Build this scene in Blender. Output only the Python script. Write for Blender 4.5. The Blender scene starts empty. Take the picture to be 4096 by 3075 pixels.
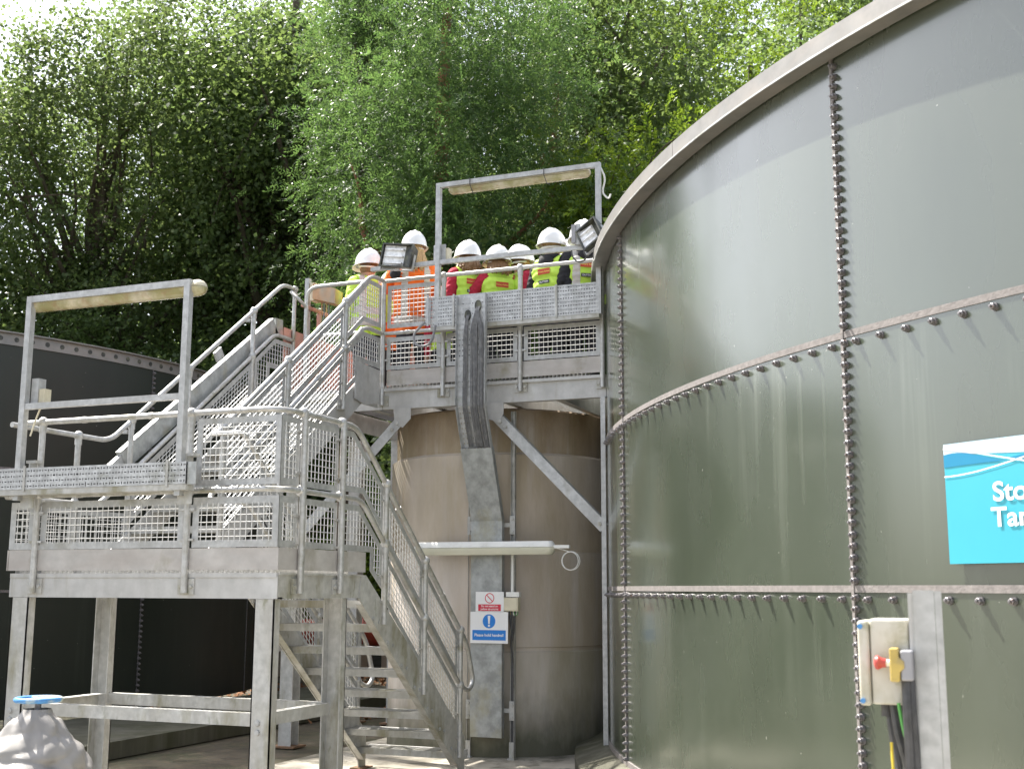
import bpy, bmesh, math, random
import numpy as np
from mathutils import Vector, Matrix, Euler
random.seed(7); RNG = np.random.default_rng(11)
S = bpy.context.scene
C = S.collection
PI = math.pi; R = math.radians

# ------------------------------------------------------------------ camera
EYE = Vector((0, 0, 1.6)); F_PX, PITCH, YAW, ROLL = 4825.4, .1678, .3825, .0033
fw = Vector((-math.sin(YAW)*math.cos(PITCH), math.cos(YAW)*math.cos(PITCH), math.sin(PITCH)))
rt = Vector((math.cos(YAW), math.sin(YAW), 0)); up = rt.cross(fw)
r2 = rt*math.cos(ROLL)+up*math.sin(ROLL); u2 = up*math.cos(ROLL)-rt*math.sin(ROLL)
cam = bpy.data.cameras.new('camera'); camo = bpy.data.objects.new('camera', cam); C.objects.link(camo)
m = Matrix((r2, u2, -fw)).transposed().to_4x4(); m.translation = EYE; camo.matrix_world = m
cam.sensor_width = 36; cam.lens = 36*F_PX/4096; cam.clip_start = .05; cam.clip_end = 2000
cam.dof.use_dof = True; cam.dof.focus_distance = 10.0; cam.dof.aperture_fstop = 5.0
S.camera = camo
# ------------------------------------------------------------------ light
SUN_DIR = Vector((-.522, .156, .839)).normalized()          # towards the sun
w = bpy.data.worlds.new('World'); S.world = w; w.use_nodes = True
nt = w.node_tree; nt.nodes.clear()
out = nt.nodes.new('ShaderNodeOutputWorld'); bg = nt.nodes.new('ShaderNodeBackground'); sky = nt.nodes.new('ShaderNodeTexSky')
sky.sky_type = 'NISHITA'; sky.sun_disc = False
sky.sun_elevation = math.asin(SUN_DIR.z); sky.sun_rotation = math.atan2(SUN_DIR.x, SUN_DIR.y)
sky.air_density = 1.0; sky.dust_density = 3.0; sky.ozone_density = 1.0; sky.altitude = 60
bg.inputs[1].default_value = .135
hsv = nt.nodes.new('ShaderNodeHueSaturation'); hsv.inputs['Saturation'].default_value = .45
nt.links.new(sky.outputs[0], hsv.inputs['Color']); nt.links.new(hsv.outputs[0], bg.inputs[0]); nt.links.new(bg.outputs[0], out.inputs[0])
sl = bpy.data.lights.new('sun', 'SUN'); sl.energy = 5.0; sl.angle = R(.55); sl.color = (1, .95, .87)
so = bpy.data.objects.new('sun', sl); C.objects.link(so); so.rotation_euler = (-SUN_DIR).to_track_quat('-Z', 'Y').to_euler(); so.location = SUN_DIR*50
S.view_settings.view_transform = 'Standard'; S.view_settings.look = 'None'; S.view_settings.gamma = 1
S.view_settings.exposure = 1.5
S.render.resolution_x = 1024; S.render.resolution_y = 768

# ------------------------------------------------------------------ helpers
def ray(x, y):
    return fw + r2*((x-2048)/F_PX) + u2*((1537.5-y)/F_PX)
def at(px, dist):                       # ground point below a bearing of the photograph (2212 px wide), metres away
    d = ray(px*1.8517, 2355); d.z = 0; d.normalize(); return Vector((d.x*dist, d.y*dist, 0))
WL = {}
def tag(o, label=None, cat=None, group=None, kind=None):
    if label: o['label'] = label
    if cat: o['category'] = cat
    if group: o['group'] = group
    if kind: o['kind'] = kind
    return o
def thing(name, loc, label, cat, group=None):
    o = bpy.data.objects.new(name, None); C.objects.link(o); o.location = loc; o.empty_display_size = .1
    WL[o] = Vector(loc); return tag(o, label, cat, group)
def link(name, me, parent=None, loc=(0, 0, 0)):
    o = bpy.data.objects.new(name, me); C.objects.link(o)
    if parent is not None: o.parent = parent; WL[o] = WL[parent]
    else: o.location = loc; WL[o] = Vector(loc)
    return o
def inst(name, me, parent, pos, rot=None):       # shared mesh placed at a world position under a part or thing
    o = bpy.data.objects.new(name, me); C.objects.link(o); o.parent = parent
    o.location = Vector(pos)-WL[parent]
    if rot is not None: o.rotation_euler = rot
    WL[o] = Vector(pos); return o
class MB:
    def __init__(s): s.v = []; s.f = []; s.m = []; s.mi = 0
    def add(s, vs, fs):
        k = len(s.v); s.v += [tuple(p) for p in vs]; s.f += [tuple(i+k for i in f) for f in fs]; s.m += [s.mi]*len(fs); return s
    def box(s, x0, x1, y0, y1, z0, z1):
        x0, x1 = sorted((x0, x1)); y0, y1 = sorted((y0, y1)); z0, z1 = sorted((z0, z1))
        return s.add([(x0,y0,z0),(x1,y0,z0),(x1,y1,z0),(x0,y1,z0),(x0,y0,z1),(x1,y0,z1),(x1,y1,z1),(x0,y1,z1)],
                     [(3,2,1,0),(4,5,6,7),(0,1,5,4),(1,2,6,5),(2,3,7,6),(3,0,4,7)])
    def obox(s, c, ax, ay, az):         # centre and three half axes
        c, ax, ay, az = map(Vector, (c, ax, ay, az)); vs = []
        for k in (-1, 1):
            for i, j in ((-1,-1),(1,-1),(1,1),(-1,1)): vs.append(c+ax*i+ay*j+az*k)
        return s.add(vs, [(3,2,1,0),(4,5,6,7),(0,1,5,4),(1,2,6,5),(2,3,7,6),(3,0,4,7)])
    def bar(s, p, q, a, b, upv=(0, 0, 1)):           # rectangular bar p-q, a wide, b deep (along upv)
        p, q = Vector(p), Vector(q); d = (q-p); L = d.length; d.normalize(); u = Vector(upv); sd = d.cross(u)
        if sd.length < 1e-6: u = Vector((0, 1, 0)); sd = d.cross(u)
        sd.normalize(); u = sd.cross(d)
        return s.obox((p+q)/2, sd*a/2, u*b/2, d*L/2)
    def prism(s, pts, ext):             # planar polygon extruded by ext
        n = len(pts); e = Vector(ext); a = [Vector(p) for p in pts]
        nrm = Vector((0, 0, 0))
        for i in range(n): nrm += a[i].cross(a[(i+1) % n])
        if nrm.dot(e) > 0: a.reverse()
        return s.add(a+[p+e for p in a], [tuple(range(n)), tuple(range(2*n-1, n-1, -1))]+[(i+n, (i+1) % n+n, (i+1) % n, i) for i in range(n)][::1])
    def tube(s, pts, r, n=10, cap=True, closed=False):
        P = [Vector(p) for p in pts]; k = len(P); rs = r if isinstance(r, (list, tuple)) else [r]*k; vs = []; fs = []
        u = None
        for i in range(k):
            if closed: t = P[(i+1) % k]-P[i-1]
            else: t = P[min(i+1, k-1)]-P[max(i-1, 0)]
            t.normalize()
            if u is None:
                u = t.cross(Vector((0, 0, 1)));
                if u.length < 1e-3: u = t.cross(Vector((1, 0, 0)))
            else: u = u-t*u.dot(t)
            u.normalize(); v = t.cross(u)
            for j in range(n):
                a = 2*PI*j/n; vs.append(P[i]+(u*math.cos(a)+v*math.sin(a))*rs[i])
        for i in range(k if closed else k-1):
            b = ((i+1) % k)*n
            for j in range(n): fs.append((i*n+j, i*n+(j+1) % n, b+(j+1) % n, b+j))
        if cap and not closed: fs += [tuple(range(n-1, -1, -1)), tuple((k-1)*n+j for j in range(n))]
        return s.add(vs, fs)
    def ball(s, c, r, n=10, m=6):
        c = Vector(c); rx, ry, rz = r if isinstance(r, (list, tuple)) else (r, r, r); vs = [c+Vector((0, 0, rz))]; fs = []
        for i in range(1, m):
            a = PI*i/m
            for j in range(n): b = 2*PI*j/n; vs.append(c+Vector((rx*math.sin(a)*math.cos(b), ry*math.sin(a)*math.sin(b), rz*math.cos(a))))
        vs.append(c-Vector((0, 0, rz)))
        for j in range(n): fs.append((0, 1+j, 1+(j+1) % n)); fs.append((len(vs)-1, 1+(m-2)*n+(j+1) % n, 1+(m-2)*n+j))
        for i in range(m-2):
            for j in range(n): fs.append((1+i*n+j, 1+(i+1)*n+j, 1+(i+1)*n+(j+1) % n, 1+i*n+(j+1) % n))
        return s.add(vs, fs)
    def lathe(s, prof, c, n=24, ax=(0, 0, 1)):       # profile (r, h) turned about ax through c
        c = Vector(c); a = Vector(ax).normalized(); u = a.orthogonal().normalized(); v = a.cross(u); vs = []; fs = []
        for r, h in prof:
            for j in range(n): b = 2*PI*j/n; vs.append(c+a*h+(u*math.cos(b)+v*math.sin(b))*r)
        for i in range(len(prof)-1):
            for j in range(n): fs.append((i*n+j, i*n+(j+1) % n, (i+1)*n+(j+1) % n, (i+1)*n+j))
        return s.add(vs, fs)
    def mesh(s, mats, smooth=False, off=(0, 0, 0), name='part'):
        me = bpy.data.meshes.new(name); o = Vector(off)
        me.from_pydata([Vector(p)-o for p in s.v], [], s.f)
        for x in (mats if isinstance(mats, (list, tuple)) else [mats]): me.materials.append(x)
        if any(s.m): me.polygons.foreach_set('material_index', s.m)
        if smooth:
            me.polygons.foreach_set('use_smooth', [True]*len(me.polygons))
            try: me.set_sharp_from_angle(angle=R(40))
            except Exception: pass
        me.update(); return me
    def build(s, name, mats, parent=None, smooth=False, loc=(0, 0, 0)):
        off = WL[parent] if parent is not None else Vector(loc)
        return link(name, s.mesh(mats, smooth, off, name), parent, loc)
def fillet(pts, r, n=6):
    P = [Vector(p) for p in pts]; out = [P[0]]
    for i in range(1, len(P)-1):
        a, b, c = P[i-1], P[i], P[i+1]; d1 = (a-b); d2 = (c-b); l = min(r if not isinstance(r, (list, tuple)) else r[i-1], d1.length*.49, d2.length*.49)
        d1.normalize(); d2.normalize(); p0 = b+d1*l; p1 = b+d2*l
        for k in range(n+1): t = k/n; out.append(p0*(1-t)**2+b*2*t*(1-t)+p1*t*t)
    out.append(P[-1]); return out

# ------------------------------------------------------------------ materials
def nn(t, typ, **k):
    n = t.nodes.new(typ)
    for a, b in k.items(): setattr(n, a, b)
    return n
def vnoise(t, scale, stretch=(1, 1, 1), detail=4, rough=.55, off=0):
    g = nn(t, 'ShaderNodeNewGeometry'); mp = nn(t, 'ShaderNodeMapping'); mp.inputs['Scale'].default_value = stretch; mp.inputs['Location'].default_value = (off, off*1.3, off*.7)
    n = nn(t, 'ShaderNodeTexNoise'); n.inputs['Scale'].default_value = scale; n.inputs['Detail'].default_value = detail; n.inputs['Roughness'].default_value = rough
    t.links.new(g.outputs['Position'], mp.inputs['Vector']); t.links.new(mp.outputs[0], n.inputs['Vector']); return n.outputs['Fac']
def ramp(t, fac, a, b, c0=(0, 0, 0, 1), c1=(1, 1, 1, 1)):
    r = nn(t, 'ShaderNodeValToRGB'); e = r.color_ramp.elements; e[0].position = a; e[1].position = b; e[0].color = c0; e[1].color = c1
    t.links.new(fac, r.inputs[0]); return r.outputs[0]
def mix(t, fac, a, b, mode='MIX'):
    m_ = nn(t, 'ShaderNodeMix', data_type='RGBA', blend_type=mode)
    for sock, v in ((m_.inputs[0], fac), (m_.inputs[6], a), (m_.inputs[7], b)):
        if hasattr(v, 'links'): t.links.new(v, sock)
        else: sock.default_value = v if not isinstance(v, tuple) or len(v) == 4 else (*v, 1)
    return m_.outputs[2]
MT = {}
def M(name, col, rough=.6, metal=0, var=.18, scale=9, stretch=(1, 1, 1), stains=(), bump=0, bscale=60, coat=0, rvar=.0, spec=.5, sheen=0):
    """stains: (colour, threshold low, high, scale, stretch, strength)"""
    mt = bpy.data.materials.new(name); mt.use_nodes = True; t = mt.node_tree; b = t.nodes['Principled BSDF']
    b.inputs['Roughness'].default_value = rough; b.inputs['Metallic'].default_value = metal; b.inputs['Specular IOR Level'].default_value = spec
    if coat: b.inputs['Coat Weight'].default_value = coat; b.inputs['Coat Roughness'].default_value = .06
    c = Vector(col); lo = tuple(max(0, x*(1-var)) for x in c); hi = tuple(min(1, x*(1+var)) for x in c)
    if var:
        f = vnoise(t, scale, stretch); cs = mix(t, ramp(t, f, .3, .7), lo, hi)
    else: cs = None
    for k, (sc, a, bb, ss, st, amt) in enumerate(stains):
        a -= .09; bb -= .09
        f = vnoise(t, ss, st, 6, .62, off=3.1*(k+1)); msk = ramp(t, f, a, bb, (0, 0, 0, 1), (amt, amt, amt, 1)); cs = mix(t, msk, cs if cs else (*col, 1), sc)
    if cs: t.links.new(cs, b.inputs['Base Color'])
    else: b.inputs['Base Color'].default_value = (*col, 1)
    if rvar:
        f = vnoise(t, scale*.7, stretch, off=9); rr = ramp(t, f, .3, .7, (rough-rvar,)*3+(1,), (rough+rvar,)*3+(1,)); t.links.new(rr, b.inputs['Roughness'])
    if bump:
        bp = nn(t, 'ShaderNodeBump'); bp.inputs['Strength'].default_value = bump; bp.inputs['Distance'].default_value = .01
        t.links.new(vnoise(t, bscale, stretch, 5), bp.inputs['Height']); t.links.new(bp.outputs[0], b.inputs['Normal'])
    MT[name] = mt; return mt
ALG = (.17, .15, .05); MOSS = (.10, .12, .03)
M('galv', (.46, .465, .465), .5, .35, .2, 22, stains=(((.33, .33, .32), .5, .75, 5, (1, 1, .35), .6), (ALG, .66, .8, 3.2, (1, 1, .3), .35)), bump=.05, rvar=.1)
M('galv_rail', (.5, .5, .495), .42, .5, .15, 30, stains=(((.36, .34, .29), .52, .72, 7, (1, 1, 1), .6), (ALG, .66, .78, 6, (1, 1, 1), .5)), rvar=.08)
M('galv_mossy', (.48, .48, .465), .6, .2, .2, 16, stains=(((.36, .345, .31), .47, .72, 5, (1, 1, .25), .6), (ALG, .6, .76, 3.5, (1, 1, .3), .65), (MOSS, .7, .82, 9, (1, 1, .5), .6)), bump=.08, rvar=.08)
M('galv_beam', (.5, .5, .495), .58, .15, .14, 10, stains=(((.36, .35, .335), .44, .75, 4, (1, 1, .12), .5), ((.26, .23, .17), .67, .8, 9, (1, 1, .1), .45), (ALG, .68, .8, 2.6, (1, 1, .4), .35)), bump=.05)
M('toe_board', (.46, .445, .43), .62, .1, .15, 7, stains=(((.36, .32, .295), .47, .75, 3.3, (.5, .5, 1.6), .55), (ALG, .64, .8, 3.8, (1, 1, .8), .5)), bump=.05)
M('wire', (.62, .62, .61), .45, .3, .1, 30)
M('box_weathered', (.56, .54, .48), .45, 0, .08, 8, stains=(((.34, .31, .2), .55, .75, 14, (1, 1, .6), .55), ((.25, .25, .12), .66, .8, 25, (1, 1, 1), .5)))
M('tray', (.5, .51, .515), .5, .3, .2, 26, stains=(((.3, .3, .3), .5, .7, 12, (1, 1, 1), .5), ((.14, .14, .08), .66, .8, 5, (1, 1, 1), .5)), bump=.04)
M('tray_cover', (.4, .415, .415), .5, .3, .16, 14, stains=(((.22, .23, .22), .52, .72, 9, (1, 1, .8), .65), ((.36, .33, .2), .62, .75, 3, (1, 1, .6), .5)), bump=.05)
M('dark_bolt', (.19, .18, .185), .45, .5, .3, 60, stains=(((.26, .13, .07), .7, .8, 40, (1, 1, 1), .7),))
M('sealant', (.2, .183, .175), .75, 0, .2, 30, bump=.3, bscale=50)
M('black_cable', (.06, .06, .063), .5, 0, .3, 30)
M('grey_cable', (.22, .22, .23), .5)
M('tray_cable', (.13, .13, .135), .5, 0, .3, 25, stains=(((.3, .3, .28), .6, .75, 12, (1, 1, 1), .5),))
M('white_plastic', (.78, .78, .75), .35, 0, .05, 6, stains=(((.45, .43, .36), .62, .8, 6, (1, 1, 1), .35),))
M('white_cable', (.72, .72, .68), .45)
M('helmet_white', (.82, .82, .82), .28, 0, .02, 4, coat=.3)
M('cream_box', (.62, .57, .43), .5, 0, .1, 6, stains=(((.4, .34, .2), .56, .75, 7, (1, 1, .5), .5),))
M('lamp_diffuser', (.55, .5, .38), .25, 0, .2, 8, stains=(((.24, .23, .07), .46, .66, 5, (1, 1, 1), .75), ((.33, .2, .12), .6, .75, 11, (1, 1, 1), .5)), coat=.4)
M('lamp_clean', (.66, .65, .53), .3, 0, .06, 4, coat=.5)
M('salmon_tone', (.58, .27, .21), .6, 0, .18, 9, stains=(((.4, .3, .26), .5, .75, 9, (1, 1, .4), .6),))  # salmon tone with duller streaks, for the rear railing and panels
M('red_paint', (.5, .09, .06), .45, 0, .2, 6, stains=(((.3, .22, .2), .6, .8, 6, (1, 1, 1), .4),))
M('orange_box', (.5, .3, .17), .6, 0, .18, 12, stains=(((.36, .34, .28), .5, .7, 8, (1, 1, .3), .7),))
M('wheel_blue', (.07, .25, .55), .5, 0, .15, 20, stains=(((.55, .57, .4), .55, .68, 9, (1, 1, 1), .7),))
M('estop_red', (.42, .06, .05), .4, 0, .1, 30, coat=.2)
M('estop_yellow', (.5, .37, .1), .5, 0, .12, 25, stains=(((.3, .24, .12), .56, .7, 30, (1, 1, 1), .6),))
M('grey_plastic', (.3, .3, .32), .5)
M('green_cable', (.1, .36, .08), .45)
M('yellow_cable', (.6, .45, .04), .45)
M('jacket', (.25, .238, .228), .5, .05, .08, 4, stains=(((.36, .34, .3), .52, .8, 2.5, (1, 1, 1), .5),), bump=.12, bscale=14)
M('sign_white', (.8, .8, .8), .4, 0, .02, 5)
M('sign_blue', (.02, .2, .62), .4, 0, .03, 5)
M('sign_red', (.6, .03, .06), .4, 0, .03, 5)
M('sign_cyan', (.045, .36, .46), .35, 0, .03, 3)
M('sign_teal', (.01, .2, .36), .35, 0, .03, 3)
M('sign_pale', (.5, .6, .7), .35, 0, .03, 3)
M('lamp_glass', (.8, .8, .8), .3, .1, .25, 25)
M('black_paint', (.03, .033, .03), .5, 0, .2, 20, stains=(((.22, .22, .14), .56, .75, 12, (1, 1, 1), .5),))
M('skin', (.55, .34, .26), .5, 0, .06, 30)
M('red_jumper', (.42, .018, .045), .85, 0, .14, 40, bump=.2, bscale=120)
M('black_jumper', (.018, .018, .022), .85, 0, .2, 40, bump=.2, bscale=120)
M('trousers', (.035, .036, .045), .85, 0, .2, 30)
M('shoe', (.03, .03, .03), .5)
M('vest_yellow', (.55, .8, .1), .65, 0, .06, 9, bump=.15, bscale=30)
M('vest_orange', (.9, .17, .012), .65, 0, .06, 9, bump=.15, bscale=30)
M('reflective', (.55, .52, .49), .45, .1, .1, 30)
M('patch_red', (.5, .05, .02), .6, 0, .05, 30)
M('patch_gold', (.75, .55, .12), .6, 0, .05, 30)
M('patch_black', (.04, .045, .055), .6, 0, .05, 30)
M('hair_blond', (.46, .31, .15), .6, 0, .3, 70, (1, 1, .2))
M('hair_brown', (.2, .11, .05), .6, 0, .3, 70, (1, 1, .2))
M('glasses', (.02, .02, .025), .2)
M('blue_patch', (.1, .28, .6), .5)
M('bark', (.10, .075, .055), .9, 0, .35, 7, (1, 1, .3), stains=(((.05, .06, .025), .5, .7, 4, (1, 1, 1), .6),), bump=.6, bscale=18)
M('bark_red', (.22, .095, .05), .9, 0, .3, 8, (1, 1, .25), bump=.6, bscale=18)
M('rust_brown', (.2, .12, .07), .8, 0, .3, 12)
# concrete drum: weathered, algae towards top and base, pale runs
def concrete(name, base, dark, alg, pale=(.52, .48, .45)):
    mt = M(name, base, .85, 0, .16, 3.5, (1, 1, .22), stains=((dark, .45, .7, 1.6, (1, 1, .3), .75), (alg, .5, .72, 1.1, (1, 1, .35), .7), (pale, .6, .75, 3.2, (1.4, 1.4, .12), .5)), bump=.35, bscale=28)
    return mt
concrete('drum_concrete', (.6, .54, .48), (.44, .37, .3), (.36, .3, .2))
def zmask(name, col, z0, z1, nz, amt):       # growth of algae limited to a height band with a ragged edge
    t = MT[name].node_tree; b = t.nodes['Principled BSDF']; src = b.inputs['Base Color'].links[0].from_socket
    g = nn(t, 'ShaderNodeNewGeometry'); sx = nn(t, 'ShaderNodeSeparateXYZ'); t.links.new(g.outputs['Position'], sx.inputs[0])
    a = nn(t, 'ShaderNodeMath', operation='MULTIPLY_ADD'); t.links.new(vnoise(t, 2.2, (1, 1, .5), 5, .6, 5.5), a.inputs[0]); a.inputs[1].default_value = nz; t.links.new(sx.outputs['Z'], a.inputs[2])
    mr = nn(t, 'ShaderNodeMapRange'); mr.inputs['From Min'].default_value = z0+nz*.5; mr.inputs['From Max'].default_value = z1+nz*.5; mr.inputs['To Min'].default_value = amt; mr.inputs['To Max'].default_value = 0; t.links.new(a.outputs[0], mr.inputs['Value'])
    t.links.new(mix(t, mr.outputs[0], src, col), b.inputs['Base Color'])
concrete('drum_base', (.58, .53, .47), (.4, .35, .29), (.3, .27, .17)); zmask('drum_base', (.06, .065, .035), .08, .62, -1.1, .85)
concrete('drum_top', (.46, .38, .29), (.3, .23, .15), (.27, .22, .12)); zmask('drum_top', (.13, .08, .035), 3.42, 2.9, 1.0, .8)
concrete('kerb_concrete', (.13, .125, .095), (.06, .058, .04), (.05, .052, .02), (.16, .155, .12))
M('slab_concrete', (.46, .425, .36), .88, 0, .2, 2.2, stains=(((.2, .18, .14), .48, .68, 1.3, (1, 1, 1), .8), ((.1, .1, .07), .6, .72, 5, (1, 1, 1), .7)), bump=.4, bscale=30)
M('earth', (.065, .054, .038), .95, 0, .4, 3, stains=(((.045, .055, .02), .5, .75, 2, (1, 1, 1), .6), ((.11, .075, .045), .6, .75, 16, (1, 1, 1), .6)), bump=.8, bscale=12)
M('litter', (.2, .09, .035), .9, 0, .5, 9)
# vitreous enamel of the bolted tanks: gloss, pale vertical runs below the seams, fine specks
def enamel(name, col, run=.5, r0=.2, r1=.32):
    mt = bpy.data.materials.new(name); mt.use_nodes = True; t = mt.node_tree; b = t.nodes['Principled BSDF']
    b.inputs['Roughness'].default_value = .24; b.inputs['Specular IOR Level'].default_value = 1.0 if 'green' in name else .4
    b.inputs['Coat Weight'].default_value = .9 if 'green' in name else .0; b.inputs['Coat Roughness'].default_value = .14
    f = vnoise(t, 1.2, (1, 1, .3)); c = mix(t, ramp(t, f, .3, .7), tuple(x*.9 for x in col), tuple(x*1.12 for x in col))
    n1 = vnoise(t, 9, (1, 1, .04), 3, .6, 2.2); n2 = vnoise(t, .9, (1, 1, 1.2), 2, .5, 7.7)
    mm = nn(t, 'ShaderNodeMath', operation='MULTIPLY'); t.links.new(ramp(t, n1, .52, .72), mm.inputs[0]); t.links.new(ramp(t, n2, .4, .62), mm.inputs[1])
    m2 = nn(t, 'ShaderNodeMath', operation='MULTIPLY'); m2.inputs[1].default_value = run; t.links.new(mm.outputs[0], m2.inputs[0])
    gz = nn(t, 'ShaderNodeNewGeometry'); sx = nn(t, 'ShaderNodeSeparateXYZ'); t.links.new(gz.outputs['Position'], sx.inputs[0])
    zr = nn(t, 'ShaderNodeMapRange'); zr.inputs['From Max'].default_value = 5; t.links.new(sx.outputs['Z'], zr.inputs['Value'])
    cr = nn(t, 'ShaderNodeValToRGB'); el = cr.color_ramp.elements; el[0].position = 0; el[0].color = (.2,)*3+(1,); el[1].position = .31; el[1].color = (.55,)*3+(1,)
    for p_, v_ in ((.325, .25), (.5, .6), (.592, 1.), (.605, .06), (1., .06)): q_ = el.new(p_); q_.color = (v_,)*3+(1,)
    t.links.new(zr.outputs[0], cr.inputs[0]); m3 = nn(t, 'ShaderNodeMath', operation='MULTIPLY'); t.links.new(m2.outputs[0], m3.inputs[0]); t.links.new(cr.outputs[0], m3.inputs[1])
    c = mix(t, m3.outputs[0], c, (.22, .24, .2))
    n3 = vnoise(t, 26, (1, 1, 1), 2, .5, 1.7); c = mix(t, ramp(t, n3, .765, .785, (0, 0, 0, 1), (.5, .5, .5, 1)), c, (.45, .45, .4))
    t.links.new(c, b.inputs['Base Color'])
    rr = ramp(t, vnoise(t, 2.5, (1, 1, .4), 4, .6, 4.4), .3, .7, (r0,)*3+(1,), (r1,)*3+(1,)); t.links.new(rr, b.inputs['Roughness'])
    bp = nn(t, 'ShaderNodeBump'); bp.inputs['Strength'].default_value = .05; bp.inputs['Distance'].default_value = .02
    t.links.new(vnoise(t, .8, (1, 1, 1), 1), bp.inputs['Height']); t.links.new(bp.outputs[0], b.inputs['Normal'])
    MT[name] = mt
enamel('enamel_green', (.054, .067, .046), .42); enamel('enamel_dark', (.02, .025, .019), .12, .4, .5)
M('rim_steel', (.22, .215, .205), .5, .3, .14, 8, stains=(((.3, .27, .24), .5, .75, 2.5, (1, 1, 2), .6),), bump=.03)
def leafmat(name, col, col2, trans=.45, gloss=.32):
    mt = bpy.data.materials.new(name); mt.use_nodes = True; t = mt.node_tree; t.nodes.clear(); o = nn(t, 'ShaderNodeOutputMaterial')
    g = nn(t, 'ShaderNodeNewGeometry'); c = mix(t, g.outputs['Random Per Island'], col, col2)
    c = mix(t, ramp(t, vnoise(t, .45, (1, 1, 1), 3), .35, .65), c, mix(t, .5, c, tuple(x*.6 for x in col)))
    d = nn(t, 'ShaderNodeBsdfPrincipled'); d.inputs['Roughness'].default_value = .42; d.inputs['Specular IOR Level'].default_value = gloss
    tr = nn(t, 'ShaderNodeBsdfTranslucent'); hs = nn(t, 'ShaderNodeHueSaturation'); hs.inputs['Hue'].default_value = .483; hs.inputs['Saturation'].default_value = 1.1; hs.inputs['Value'].default_value = 1.9
    t.links.new(c, d.inputs['Base Color']); t.links.new(c, hs.inputs['Color']); t.links.new(hs.outputs[0], tr.inputs[0])
    mx = nn(t, 'ShaderNodeMixShader'); mx.inputs[0].default_value = trans
    t.links.new(d.outputs[0], mx.inputs[1]); t.links.new(tr.outputs[0], mx.inputs[2]); t.links.new(mx.outputs[0], o.inputs[0]); MT[name] = mt
leafmat('leaf_oak', (.085, .14, .048), (.14, .195, .075), .52)
leafmat('leaf_ash', (.075, .14, .022), (.14, .2, .035))
leafmat('leaf_yew', (.055, .11, .035), (.1, .165, .055), .45)
leafmat('leaf_dark', (.075, .12, .04), (.115, .165, .056), .52)
leafmat('leaf_ivy', (.035, .062, .022), (.055, .085, .03), .25)
leafmat('leaf_pale', (.085, .135, .045), (.14, .185, .075))

# ================================================================== SETTING
def sheet(name, x0, x1, y0, y1, z, mat, nx=1, ny=1, fz=None):
    b = MB(); vs = []; fs = []
    for j in range(ny+1):
        for i in range(nx+1):
            x = x0+(x1-x0)*i/nx; y = y0+(y1-y0)*j/ny; vs.append((x, y, z+(fz(x, y) if fz else 0)))
    for j in range(ny):
        for i in range(nx): a = j*(nx+1)+i; fs.append((a, a+1, a+nx+2, a+nx+1))
    b.add(vs, fs); o = b.build(name, MT[mat], None, bool(fz)); o['kind'] = 'structure'; return o
sheet('ground', -900, 900, -900, 900, -.012, 'earth')
sheet('concrete_slab', -6.35, 4, -4, 13.4, 0, 'slab_concrete')
def hillz(x, y):
    t = min(1, max(0, (y-.25*x-24)/40)); return 11*t*t*(3-2*t)+.5*math.sin(x*.21)*t+.4*math.sin(y*.33+x*.1)*t-.05
sheet('hillside', -120, 90, 21, 110, 0, 'earth', 42, 24, hillz)
b = MB(); b.box(-9.9, -8.03, 4, 17, 0, .13); b.box(-8.03, -7.93, 4, 17, 0, .16)
o = b.build('tank_apron', MT['kerb_concrete']); o['kind'] = 'structure'

# ================================================================== BIG GREEN TANK
TC = Vector((6.651, 14.622, 0)); TR = 10.728; SEAM = [-172.2, -152.9, -133.6, -114.3, -95.0]; RINGS = [.2, 1.596, 3.0, 4.66]
tank = thing('storage_tank', (TC.x, TC.y, 0), 'huge olive green enamelled tank of bolted panels, filling the right side', 'tank')
def tp(a, r, z): a = R(a); return Vector((TC.x+r*math.cos(a), TC.y+r*math.sin(a), z))
def patch(a0, a1, z0, z1, r, n, th=.004):
    b = MB(); vs = []; fs = []
    for i in range(n+1):
        a = a0+(a1-a0)*i/n; vs += [tp(a, r, z0), tp(a, r, z1), tp(a, r-th, z0), tp(a, r-th, z1)]
    for i in range(n):
        k = i*4; fs += [(k, k+4, k+5, k+1), (k+1, k+5, k+7, k+3), (k+4, k, k+2, k+6)]
    fs += [(0, 1, 3, 2), (n*4+1, n*4, n*4+2, n*4+3)]; b.add(vs, fs); return b
for c in range(4):
    for k in range(3):
        patch(SEAM[c]+.01, SEAM[c+1]-.01, RINGS[k]+.003, RINGS[k+1]-.003, TR+.001*((c+k) % 2), 26).build('panel', MT['enamel_green'], tank, True)
patch(-95, 187.8, .2, 4.66, TR-.002, 120).build('shell', MT['enamel_green'], tank, True)
b = MB(); b.lathe([(TR-.5, 0), (TR+.32, 0), (TR+.32, .1), (TR+.04, .2), (TR-.5, .2)], TC, 160); b.build('plinth', MT['kerb_concrete'], tank)
for c in (1, 2, 3): patch(SEAM[c]-.09, SEAM[c]+.02, .2, 4.66, TR+.012, 2, .012).build('sealant_strip', MT['sealant'], tank)
for z in (1.596, 3.0): patch(-172, -95, z-.008, z+.03, TR+.008, 90, .008).build('sealant_strip', MT['sealant'], tank, True)
patch(-172, -95, .2, .24, TR+.012, 90, .012).build('sealant_strip', MT['sealant'], tank, True)
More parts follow.
